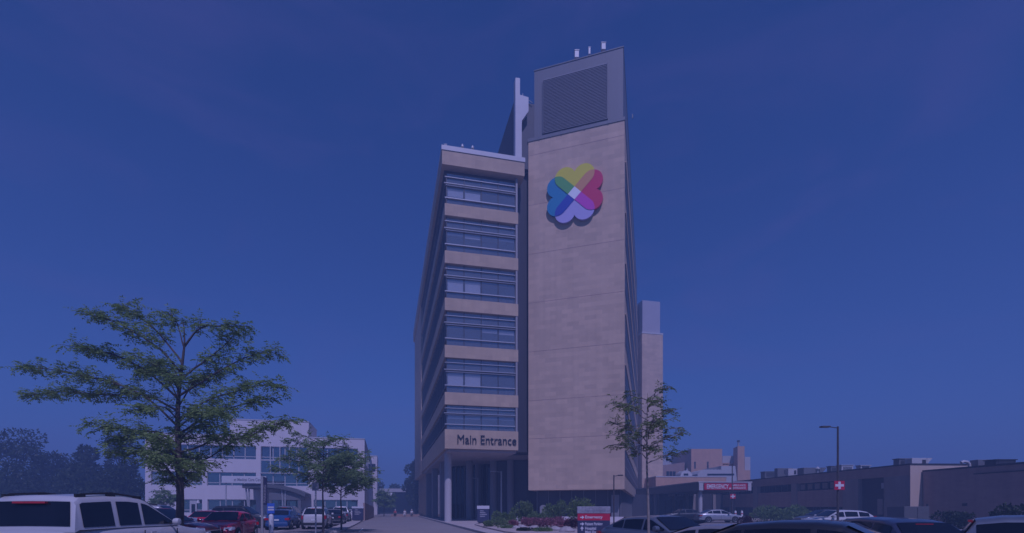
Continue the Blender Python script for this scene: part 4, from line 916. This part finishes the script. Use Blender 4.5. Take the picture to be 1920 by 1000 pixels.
    MB().box(-.16,.16,hl+.013,hl+.018,.42,.52).build('number_plate', PLATE, t); MB().box(-.16,.16,-hl-.020,-hl-.015,.66*k,.77*k).build('number_plate', PLATE, t)
    r1 = gh[1]; bw_ = .34 if typ == 'bigsuv' else .20; MB().box(-bw_,bw_,r1[0]-.10,r1[0]-.03,r1[1]-.06,r1[1]-.02).build('brake_light', LAMPRED, t)
    if rails:
        for sgn in (-1,1):
            xr = sx(gh[roof_i][1],zbelt)-.08; ya, yb_ = gh[1][0]+.15, gh[-2][0]-.1; zr = lambda yy: interp(gh,yy)
            f = MB().tube([(sgn*xr,ya,zr(ya)-.02),(sgn*xr,ya+.12,zr(ya)+.04),(sgn*xr,(ya+yb_)/2,zr((ya+yb_)/2)+.045),(sgn*xr,yb_-.12,zr(yb_)+.04),(sgn*xr,yb_,zr(yb_)-.02)],.022,8)
            for q_ in (.0,.5,1.0): yy = ya+.1+(yb_-ya-.2)*q_; f.box(sgn*xr-.025,sgn*xr+.025,yy-.12,yy+.12,zr(yy)-.04,zr(yy)+.035)
            f.build('roof_rail', TRIM, t)
    return t
WHITEP = paint('white_car_paint', (0.50,0.49,0.50)); RED = paint('red_car_paint', (0.60,0.01,0.05)); MAROON = paint('maroon_car_paint', (0.22,0.012,0.04))
BLACK = paint('black_car_paint', (0.016,0.016,0.02)); SILVER = paint('silver_car_paint', (0.42,0.42,0.44),0.5); BLUEP = paint('blue_car_paint', (0.015,0.07,0.22))
SLATE = paint('slate_blue_car_paint', (0.14,0.16,0.20),0.4); TAN = paint('grey_tan_car_paint', (0.26,0.25,0.27),0.3); NAVY = paint('navy_car_paint', (0.025,0.03,0.06)); GREYP = paint('dark_grey_car_paint', (0.09,0.09,0.11),0.3)
D1 = (-.2138,.9769); ND1 = (.2138,-.9769); E1 = (.9769,.2138)
car('bigsuv','large white sport utility seen from behind in the left foreground, black roof rails',-9.60,12.6,(0,1),WHITEP,1.905,rails=True,cat='suv')
car('suv','dark maroon sport utility parked sideways behind the big tree trunk',-14.0,20.35,(1,0.02),MAROON,1.62,cat='suv')
car('suv','silver sport utility mostly hidden between the white one and the maroon one',-17.6,25.6,E1,SILVER,1.80,rails=True,cat='suv')
car('sedan','bright red compact with dark glass behind the maroon sport utility',-19.3,33.0,ND1,RED,1.42)
car('sedan','red sedan facing the camera right of the big tree',-13.15,24.3,(.20,-.98),RED)
car('suv','black sport utility parked crosswise behind the red sedan',-20.6,40.2,(1,.05),BLACK,1.76,rails=True,cat='suv')
car('sedan','blue sedan with its tail towards the camera beside the blue bollard sign',-16.3,38.0,D1,BLUEP,1.50)
car('suv','dark navy sport utility behind the blue sedan',-19.2,46.0,D1,NAVY,1.80,cat='suv')
car('suv','white sport utility showing its rear between the two small trees',-14.1,39.3,D1,WHITEP,1.70,rails=True,cat='suv')
car('sedan','black sedan squeezed between the white sport utility and the silver pickup',-15.0,46.2,D1,BLACK,1.5)
car('pickup','silver pickup truck farther back near the navy directory sign',-17.0,54.5,D1,SILVER,cat='pickup truck')
car('sedan','slate blue sedan behind the slim tree at right, windscreen towards the camera',5.3,15.5,(.42,-.91),SLATE,1.36)
car('coupe','low grey coupe whose roof shows between the slate blue and black cars',5.55,11.5,(.70,-.71),TAN,1.22)
car('sedan','black sedan across the lower right foreground',4.95,7.4,(.74,-.67),BLACK,1.41)
car('wagon','white hatchback wagon below the red cross on the tall lamp post',24.3,35.0,(-1,-.02),WHITEP,1.47)
car('wagon','dark grey hatchback half hidden behind the white wagon',28.4,42.5,(-1,0),GREYP,1.47)
car('wagon','black hatchback with a red high brake light at lower right',10.75,13.9,(.10,.99),NAVY,1.345)
car('suv','grey minivan cut by the right edge of the photo',11.15,8.6,(.74,-.67),SLATE,1.47)
car('sedan','silver sedan parked before the emergency entrance, facing right',24.75,54.5,(1,.0),SILVER)
car('sedan','black sedan behind the silver one before the emergency entrance',23.2,60.5,(-1,0),BLACK,1.5)

# ================================================================== TREES AND PLANTS
def leaf(m, p, d, up, l, wd):
    d = d.normalized(); s_ = d.cross(up); s_ = s_.normalized() if s_.length > 1e-4 else Vector((1,0,0))
    a = p; b = p+d*l*.45+s_*wd; c_ = p+d*l; e = p+d*l*.45-s_*wd
    i = len(m.v); m.v += [tuple(a),tuple(b),tuple(c_),tuple(e)]; m.f.append((i,i+1,i+2,i+3))
def rv(): return Vector((random.gauss(0,1),random.gauss(0,1),random.gauss(0,1))).normalized()
def frond(m, p, d, n, ll, lw, length, droop):
    """a pinnate spray: leaflets in pairs along a drooping stalk"""
    d = d.normalized(); side = d.cross(Vector((0,0,1))); side = side.normalized() if side.length > .01 else Vector((1,0,0)); q_ = Vector(p)
    for k in range(n):
        d = (d+Vector((0,0,-droop/n))).normalized(); q_ = q_+d*(length/n)
        for s_ in (-1,1):
            dd = (side*s_+d*.5+rv()*.25+Vector((0,0,-.25))).normalized(); leaf(m, q_, dd, (Vector((0,-.25,.5))+rv()*.9), ll*random.uniform(.7,1.25), lw)
    leaf(m, q_, d, Vector((0,0,1)), ll, lw)
def spray_limb(tm, lm, pts, r0_, dens, start, spread, ll, lw, fl, lift=.25):
    """a limb through pts (tapering), carrying twigs with fronds past fraction start"""
    n_ = len(pts); tm.tube(pts, [r0_*(1-.88*i/(n_-1)) for i in range(n_)], 6)
    seg = [(pts[i+1]-pts[i]).length for i in range(n_-1)]; tot = sum(seg); cnt = int(tot*dens)
    for c_ in range(cnt):
        q_ = start+(1-start)*random.random()**.8; s_ = q_*tot; i = 0
        while i < n_-2 and s_ > seg[i]: s_ -= seg[i]; i += 1
        p = pts[i].lerp(pts[i+1], s_/seg[i]); d = (pts[i+1]-pts[i]).normalized()
        tw = (d*random.uniform(.0,1.0)+Vector((random.uniform(-1,1),random.uniform(-1,1),random.uniform(-.25,.55)+lift*.3))*1.0).normalized()
        tl = spread*random.uniform(.35,1.0)*(1-.45*q_); e = p+tw*tl+Vector((0,0,-.10*tl)); mid_ = p.lerp(e,.5)+Vector((0,0,.06*tl))
        tm.tube([p,mid_,e],[.009*(1+r0_*4),.006,.003],4,False)
        for f_ in range(3+int(tl*4)):
            b = p.lerp(e, random.uniform(.25,1.0)); fd = (tw*.6+Vector((random.gauss(0,.7),random.gauss(0,.7),random.gauss(0,.25))))
            frond(lm, b, fd, 4, ll, lw, fl*random.uniform(.6,1.2), random.uniform(.3,1.1))
def smooth_pts(pts, n_=4, jit=.0):
    out = []
    for i in range(len(pts)-1):
        p0, p1, p2, p3 = pts[max(i-1,0)], pts[i], pts[i+1], pts[min(i+2,len(pts)-1)]
        for k in range(n_):
            t_ = k/n_; out.append(.5*((2*p1)+(p2-p0)*t_+(2*p0-5*p1+4*p2-p3)*t_**2+(3*p1-p0-3*p2+p3)*t_**3)+rv()*jit)
    return out+[pts[-1]]

# the big honey locust at left, its limbs read off the photograph
random.seed(11); YT = 18.5
lt = thing('honey_locust_tree', 'large open crowned locust tree with feathery layered leaves in the left car park', 'tree', (XX(337,YT),YT,0), 0)
tm, lm = MB(), MB(); base = Vector((XX(337,YT),YT,0))
def q3(px, py, dy=0.0): v = P(px,py,YT); return Vector((v.x*(YT+dy)/YT, YT+dy, EYE+(v.z-EYE)*(YT+dy)/YT))-base
trunk = [Vector((0,0,-.05)), q3(337,985), q3(338,930), q3(336,880), q3(334,830), q3(333,780), q3(336,730), q3(342,680), q3(346,640), q3(344,605)]
tm.tube(smooth_pts(trunk,3), [.165-.15*i/27 for i in range(28)], 10)
limbs = [
 [(334,800),(280,750),(225,722),(150,705),(90,692),(40,690)], [(333,770),(270,740),(200,742),(120,735),(60,742)], [(336,750),(280,700),(230,672),(170,655),(130,650)],
 [(340,700),(300,655),(255,625),(205,600),(150,588)], [(342,680),(310,640),(275,605),(240,580),(225,575)], [(345,650),(335,615),(325,595),(318,588)], [(345,650),(375,615),(420,612),(465,612)],
 [(340,710),(380,680),(420,650),(440,625)], [(338,740),(380,715),(430,685),(480,665),(520,662)], [(335,790),(380,755),(440,735),(490,722),(528,728)], [(334,815),(390,780),(450,760),(500,748)],
 [(335,850),(375,838),(400,825),(455,822),(505,800),(550,788)], [(335,890),(375,868),(405,850),(440,825),(475,815)], [(334,835),(300,812),(260,808),(205,802),(155,800)], [(334,860),(300,830),(270,815),(235,818),(215,830)],
 [(335,905),(305,870),(280,850),(240,850),(205,850)], [(336,880),(312,862),(300,855),(290,868)], [(336,900),(355,880),(370,872)], [(337,925),(325,905),(312,898)], [(337,920),(352,902),(366,895)],
 [(336,760),(320,720),(300,700),(270,695)], [(337,760),(360,720),(385,705),(410,700)], [(336,790),(310,765),(285,765),(250,770)], [(336,800),(365,780),(390,775),(420,775)], [(334,830),(360,805),(390,800),(420,800)], [(340,720),(322,690),(300,680),(285,680)]]
for i, lmb in enumerate(limbs):
    dyt = random.uniform(-1.9,1.9); n_ = len(lmb); pts = [q3(px,py,dyt*(k/(n_-1))**1.2) for k,(px,py) in enumerate(lmb)]
    L_ = math.hypot(lmb[-1][0]-lmb[0][0], lmb[-1][1]-lmb[0][1])
    spray_limb(tm, lm, smooth_pts(pts,3,.02), .045 if L_>120 else .03, 12, .20, .85, .12, .022, .34)
for k in range(12):                              # limbs towards and away from the viewer
    a = random.choice((1,-1))*math.pi/2+random.uniform(-.7,.7); z0 = random.uniform(2.4,6.8); L_ = random.uniform(1.6,3.1)*(1.15-.07*z0)
    pts = [Vector((0,0,z0))+Vector((math.cos(a)*L_*q_, math.sin(a)*L_*q_, L_*(.45*q_-.12*q_*q_))) for q_ in (0,.3,.6,1)]
    spray_limb(tm, lm, smooth_pts(pts,3,.03), .04, 10, .25, .8, .12, .022, .34)
tm.build('trunk', BARK, lt, smooth=60); lm.build('crown', LEAF_LOCUST, lt)
print('locust leaves', len(lm.f))

def young_tree(name, label, px, Y, ytop, ybase, wl, wr, lm_mat, bark, seed, n_l, dens, r0_, ll=.12, lw=.022, z0=0.0, lean=0.0, group=None, shape=None):
    random.seed(seed); x = XX(px,Y); t = thing(name, label, 'tree', (x,Y,z0), 0, group); tm, lm = MB(), MB()
    H_ = Z(ytop,Y)-z0; hb = Z(ybase,Y)-z0; k = Y/F; L0, R0 = wl*k, wr*k
    tr = smooth_pts([Vector((0,0,-.05)), Vector((lean*.2,0,hb*.6)), Vector((lean*.4+random.uniform(-.05,.05),0,hb)), Vector((lean*.8,.05,(hb+H_)/2)), Vector((lean,0,H_*.96))],4)
    tm.tube(tr, [r0_*(1-.9*i/(len(tr)-1)) for i in range(len(tr))], 8)
    for i in range(n_l):
        q_ = (i+random.random()*.8)/n_l; zs = hb+(H_-hb)*q_*.85; a = i*2.39996+random.uniform(-.4,.4)
        ext = (R0 if math.cos(a)>0 else L0)*(1-.50*q_**1.6)*random.uniform(.65,1.08)*(shape(q_) if shape else 1); up = random.uniform(.25,.6)
        b = Vector((lean*q_,0,zs)); pts = [b+Vector((math.cos(a)*ext*s_, math.sin(a)*ext*s_*.9, ext*up*s_*(1.25-.45*s_))) for s_ in (0,.3,.65,1)]
        spray_limb(tm, lm, smooth_pts(pts,3,.02), r0_*.38, dens, .22, min(.65,ext*.55), ll, lw, ll*2.5)
    tm.build('trunk', bark, t, smooth=60); lm.build('crown', lm_mat, t); print(name, len(lm.f)); return t
young_tree('slim_young_tree','slim young tree with sparse feathery leaves before the stone slab and blue sedan',1216,10.3,722,872,100,68,LEAF_THIN,PALEBARK,4,19,15,.036,.055,.010,0.0,-.02)
young_tree('small_locust_tree','small open tree rising left of the white sport utility, taller of two',606,30,812,925,100,88,LEAF_MID,BARK,8,22,7,.075,.15,.028)
young_tree('small_locust_tree','small dense bushy tree right of the white sport utility, lower of two',640,33,850,934,70,74,LEAF_MID,BARK,21,24,7.5,.07,.16,.034)
young_tree('shrub_tree','small bushy tree before the left corner of the white office building',306,58,916,952,26,24,LEAF_MID,BARK,31,14,7,.07,.22,.05)
young_tree('drive_tree','small green tree at the end of the drive before the walkway building',720,95,918,952,22,20,LEAF_MID,BARK,33,16,4,.12,.34,.08)

def dense_tree(name, label, px, Y, ytop, wpx, lmm, seed, n=1500, ls=.42, zb=.12, blobs=16, group=None):
    random.seed(seed); t = thing(name, label, 'tree', (XX(px,Y),Y,0), 0, group); H_ = Z(ytop,Y); W_ = wpx*Y/F/2; tm, lm = MB(), MB()
    tm.tube([(0,0,-.1),(.1,0,H_*.35),(0,.1,H_*.8)],[H_*.028,H_*.018,.04],8)
    cl = []
    for i in range(blobs):
        q_ = random.random(); z = H_*(zb+(.93-zb)*q_); rr = W_*(1-.62*q_**2.2)*random.uniform(.35,.95); a = random.uniform(0,6.283)
        c_ = Vector((math.cos(a)*rr*.78, math.sin(a)*rr*.78, z)); cl.append((c_, W_*random.uniform(.26,.42)*(1-.25*q_)))
        tm.tube([(0,0,max(.3,z*.6)), tuple(c_.lerp(Vector((0,0,z*.6)),.5)), tuple(c_)],[H_*.010,.04,.02],5)
    cl.append((Vector((0,0,H_*.86)), W_*.36)); cl.append((Vector((0,0,H_*.6)), W_*.55)); cl.append((Vector((0,0,H_*.32)), W_*.6))
    tot = sum(r_**2 for _, r_ in cl)
    for c_, r_ in cl:
        for k in range(int(n*r_**2/tot)):
            d = rv(); p = c_+Vector((d.x,d.y,d.z*.85))*r_*random.uniform(.72,1.08)
            if p.z < .2: continue
            leaf(lm, p, (d+rv()*.9+Vector((0,0,-.2))), (d+rv()*.5), ls*random.uniform(.6,1.3), ls*.28)
    tm.build('trunk', BARK, t); lm.build('crown', lmm, t); return t
G = 'dark trees beyond the left car park'
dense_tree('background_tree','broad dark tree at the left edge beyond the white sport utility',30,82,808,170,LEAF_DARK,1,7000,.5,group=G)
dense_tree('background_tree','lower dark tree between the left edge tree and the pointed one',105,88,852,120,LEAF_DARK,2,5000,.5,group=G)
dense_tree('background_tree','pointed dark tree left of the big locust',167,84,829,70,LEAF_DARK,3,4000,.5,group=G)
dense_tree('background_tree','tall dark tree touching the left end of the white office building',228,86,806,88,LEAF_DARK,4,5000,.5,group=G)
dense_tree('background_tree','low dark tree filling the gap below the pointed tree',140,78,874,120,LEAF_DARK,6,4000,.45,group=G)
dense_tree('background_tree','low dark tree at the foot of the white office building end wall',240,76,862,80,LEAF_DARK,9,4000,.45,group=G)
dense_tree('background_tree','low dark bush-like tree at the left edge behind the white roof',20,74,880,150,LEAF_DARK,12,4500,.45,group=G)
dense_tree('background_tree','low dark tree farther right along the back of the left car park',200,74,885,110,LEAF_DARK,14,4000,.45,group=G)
dense_tree('wing_tree','dark tree leaning out behind the far end of the hospital wing',780,118,862,56,LEAF_DARK,15,3600,.6)
dense_tree('distant_tree','distant tree behind the walkway building near the white annex',713,150,902,30,LEAF_DARK,16,1500,.7,group='distant trees behind the walkway')
dense_tree('distant_tree','distant tree behind the walkway building at mid span',742,165,908,44,LEAF_DARK,17,1800,.8,group='distant trees behind the walkway')
dense_tree('distant_tree','distant tree behind the walkway building, closest to the hospital wing',764,160,910,40,LEAF_DARK,18,1800,.8,group='distant trees behind the walkway')
def shrub(name, label, px, Y, ytop, wpx, m, seed, n=900, ls=.13, grp=None, z0=WALKZ+.08, depth=.8, spiky=0.0):
    random.seed(seed); W_ = wpx*1.18*Y/F/2; H_ = Z(ytop,Y)-z0; t = thing(name, label, 'shrub', (XX(px,Y),Y,z0), 0, grp); lm, tm = MB(), MB()
    for k in range(9):
        a = random.uniform(0,6.283); tm.tube([(0,0,0),(math.cos(a)*W_*.3,math.sin(a)*W_*.3*depth,H_*.5),(math.cos(a)*W_*.6,math.sin(a)*W_*.6*depth,H_*.8)],[.02,.014,.005],4)
    cl = [(Vector((random.uniform(-.62,.62)*W_, random.uniform(-.6,.6)*W_*depth, H_*random.uniform(.3,.72))), random.uniform(.3,.45)) for k in range(9)]
    for k in range(n):
        c_, r_ = random.choice(cl); d = rv(); p = c_+Vector((d.x*W_*r_, d.y*W_*r_*depth, d.z*H_*.38*random.uniform(.5,1.05)))
        if p.z < 0.02: p.z = abs(p.z)+.02
        leaf(lm, p, (d+rv()*.7+Vector((0,0,.35+spiky))), d+rv()*.4, ls*random.uniform(.6,1.4), ls*.3)
    tm.build('stem', BARK, t); lm.build('foliage', m, t); return t
GS = 'shrubs in the planted bed'
shrub('green_shrub','rounded bright green shrub nearest the small navy sign',946,41,958,38,LEAF_SHRUB,1,1600,.16,GS)
shrub('green_shrub','taller loose green shrub right of the rounded bright one',979,43,944,40,LEAF_SHRUB,2,1800,.17,GS,spiky=.3)
shrub('green_shrub','upright loose green shrub right of the stone marker',1042,43,941,40,LEAF_SHRUB,3,1600,.17,GS,spiky=.4)
shrub('green_shrub','wide green shrub behind the navy directory sign',1094,37,938,54,LEAF_SHRUB,4,2000,.17,GS,spiky=.3)
shrub('low_shrub','low spreading dark green plant at the pavement corner of the bed',922,36.5,978,32,LEAF_SHRUB,5,900,.12,GS)
shrub('low_shrub','low dark green mat plant along the front edge of the bed',950,33.5,987,34,LEAF_MID,6,900,.12,GS)
shrub('low_shrub','small flat dark plant near the front tip of the bed',986,29.5,991,30,LEAF_DARK,7,700,.10,GS)
shrub('purple_shrub','small purple shrub at the left of the red leaved row',963,35.5,977,18,LEAF_PURPLE,8,700,.12,GS)
shrub('purple_shrub','purple leaved shrub in mid row below the tall green ones',995,37,972,32,LEAF_PURPLE,9,1100,.13,GS)
shrub('purple_shrub','wide rosy shrub right of mid row',1026,36,973,36,LEAF_PURPLE,10,1200,.13,GS)
shrub('purple_shrub','rosy shrub beside the directory sign',1056,35,975,30,LEAF_PURPLE,11,1000,.13,GS)
shrub('maroon_shrub','dark maroon shrub at the foot of the stone marker',1008,44,967,40,LEAF_MAROON,12,900,.14,GS)
shrub('maroon_shrub','dark maroon shrub left of the directory sign',1072,33,974,28,LEAF_MAROON,13,900,.12,GS)
shrub('maroon_shrub','round dark red shrub right of the silver sedan',1397,44,967,26,LEAF_MAROON,14,1200,.14,None,0.0)
shrub('hedge_shrub','broad dull green hedge before the emergency wing windows',1460,58,951,95,LEAF_MID,15,3200,.26,None,0.0,.4)
shrub('hedge_shrub','dark green low hedge at the foot of the shaded annex',1800,38,962,60,LEAF_DARK,16,1500,.2,None,0.0)
shrub('hedge_shrub','loose grey green bush at the right edge below the annex',1905,30,950,70,LEAF_DARK,17,1500,.2,None,0.0)
shrub('green_shrub','mid height green shrub filling the bed between the tall green ones',1012,41,961,36,LEAF_SHRUB,21,1300,.15,GS)
shrub('purple_shrub','rosy shrub in front of the upright loose green shrub',1044,38.5,971,30,LEAF_PURPLE,22,1000,.13,GS)
shrub('low_shrub','low green plant between the pale boulders, left of the directory sign',1020,29,990,34,LEAF_MID,23,800,.11,GS)
shrub('low_shrub','low green plant behind the small navy sign corner rock',934,39,972,30,LEAF_SHRUB,24,800,.12,GS)
random.seed(77)
for k, (px, Y, s_, lb) in enumerate(((968,33,.30,'pale rock left among the bed boulders'),(978,34,.34,'pale rock between the purple shrubs'),(1000,31,.40,'pale boulder before the mid row shrubs'),(1040,30,.42,'large pale boulder before the rosy shrubs'),(1062,28,.50,'largest pale boulder left of the directory sign'),(915,44,.30,'small pale rock by the small navy sign'))):
    t_ = MB(); rings = []
    pr = [(.02,1.0),(.45,.92),(.8,.6),(1.0,.25),(.95,-.2)]
    t_.lathe([(r_*s_*random.uniform(.85,1.1), h_*s_*.62) for r_, h_ in pr[::-1]], (0,0,0), 9)
    t_.v = [(x*random.uniform(.85,1.15),y*random.uniform(.85,1.15),z*random.uniform(.9,1.1)) for x,y,z in t_.v]
    o = t_.build('landscape_rock', ROCK, None, Matrix.Translation((XX(px,Y),Y,WALKZ+.10)), smooth=45); tag(o, lb, 'rock', 'rocks in the planted bed')

# ================================================================== PEOPLE at the end of the drive
def mm_person(label, px, Y, shirt, pants, skin, sit=True, hat=None, rz=0.0, z0=0.0):
    t = thing('person', label, 'person', (XX(px,Y),Y,z0), rz)
    def skinm(name, pts, edges, rad, m, parent):
        me = bpy.data.meshes.new(name); me.from_pydata(pts, edges, []); o = bpy.data.objects.new(name, me); COL.objects.link(o); o.parent = parent; me.materials.append(m)
        md = o.modifiers.new('skin','SKIN'); md.use_smooth_shade = True
        for i, r_ in enumerate(rad): me.skin_vertices[0].data[i].radius = (r_, r_)
        for i in range(len(pts)): me.skin_vertices[0].data[i].use_root = (i == 0)
        s_ = o.modifiers.new('sub','SUBSURF'); s_.levels = 1; s_.render_levels = 2
        return o
    hz_ = .55 if sit else .92; ky = -.42 if sit else -.02
    pts = [(0,0,hz_),(0,0,hz_+.25),(0,0,hz_+.48),(0,0,hz_+.58),(0,-.02,hz_+.70),(0,-.02,hz_+.80),
           (-.18,0,hz_+.46),(-.24,-.03,hz_+.20),(-.20,-.18,hz_+.02),(.18,0,hz_+.46),(.24,-.03,hz_+.20),(.20,-.18,hz_+.02),
           (-.10,ky*.2,hz_-.03),(-.12,ky,hz_-(.02 if sit else .45)),(-.12,ky-.02,.06),(-.12,ky-.14,.03),(.10,ky*.2,hz_-.03),(.12,ky,hz_-(.02 if sit else .45)),(.12,ky-.02,.06),(.12,ky-.14,.03)]
    ed = [(0,1),(1,2),(2,3),(3,4),(4,5),(2,6),(6,7),(7,8),(2,9),(9,10),(10,11),(0,12),(12,13),(13,14),(14,15),(0,16),(16,17),(17,18),(18,19)]
    rad = [.15,.13,.15,.055,.10,.085,.06,.045,.035,.06,.045,.035,.09,.065,.045,.04,.09,.065,.045,.04]
    skinm('body', pts, ed, rad, skin, t)
    skinm('shirt', [(0,0,hz_+.02),(0,0,hz_+.25),(0,0,hz_+.48),(-.18,0,hz_+.47),(-.235,-.03,hz_+.24),(.18,0,hz_+.47),(.235,-.03,hz_+.24)], [(0,1),(1,2),(2,3),(3,4),(2,5),(5,6)], [.17,.155,.165,.08,.062,.08,.062], shirt, t)
    skinm('trousers', [(0,0,hz_-.02),(-.10,ky*.2,hz_-.03),(-.12,ky,hz_-(.02 if sit else .45)),(-.12,ky-.02,.12),(.10,ky*.2,hz_-.03),(.12,ky,hz_-(.02 if sit else .45)),(.12,ky-.02,.12)], [(0,1),(1,2),(2,3),(0,4),(4,5),(5,6)], [.165,.105,.078,.06,.105,.078,.06], pants, t)
    MB().lathe([(.02,.13),(.07,.115),(.105,.06),(.112,0),(.10,-.05)], (0,.012,hz_+.74), 12).build('hair' if hat is None else 'cap', hat or BARK, t, smooth=60)
SKIN = mat('skin', (0.45,0.28,0.20), .6, var=.05)
mm_person('person in red top and white cap sitting on the low wall ending the drive',741,91.9,mat('red_cloth',(.4,.03,.06),.9,var=.1),TRIM,SKIN,True,SIGNWHITE)
mm_person('person in a loose white shirt sitting on the low wall, centre of three',759,91.9,SIGNWHITE,SIGNWHITE,SKIN,True,None)
mm_person('person in white sitting nearest the hospital wing on the low wall',772,91.9,SIGNWHITE,GREYMETAL,SKIN,True,SIGNWHITE)
# ================================================================== HAZE (added blue volume imitating an even tint and lifting the darks)
hm_ = bpy.data.materials.new('tint_haze_air'); hm_.use_nodes = True; hn = hm_.node_tree; hn.nodes.clear()
ho = hn.nodes.new('ShaderNodeOutputMaterial'); pv_ = hn.nodes.new('ShaderNodeVolumePrincipled'); hn.links.new(pv_.outputs[0], ho.inputs['Volume'])
pv_.inputs['Color'].default_value = (0.37,0.56,0.93,1); pv_.inputs['Density'].default_value = HAZE; pv_.inputs['Anisotropy'].default_value = 0.0
hz_o = MB().box(-401,401,-61,601,-1,52).build('tint_haze', hm_); hz_o['kind'] = 'stuff'
print('objects', len(bpy.data.objects))
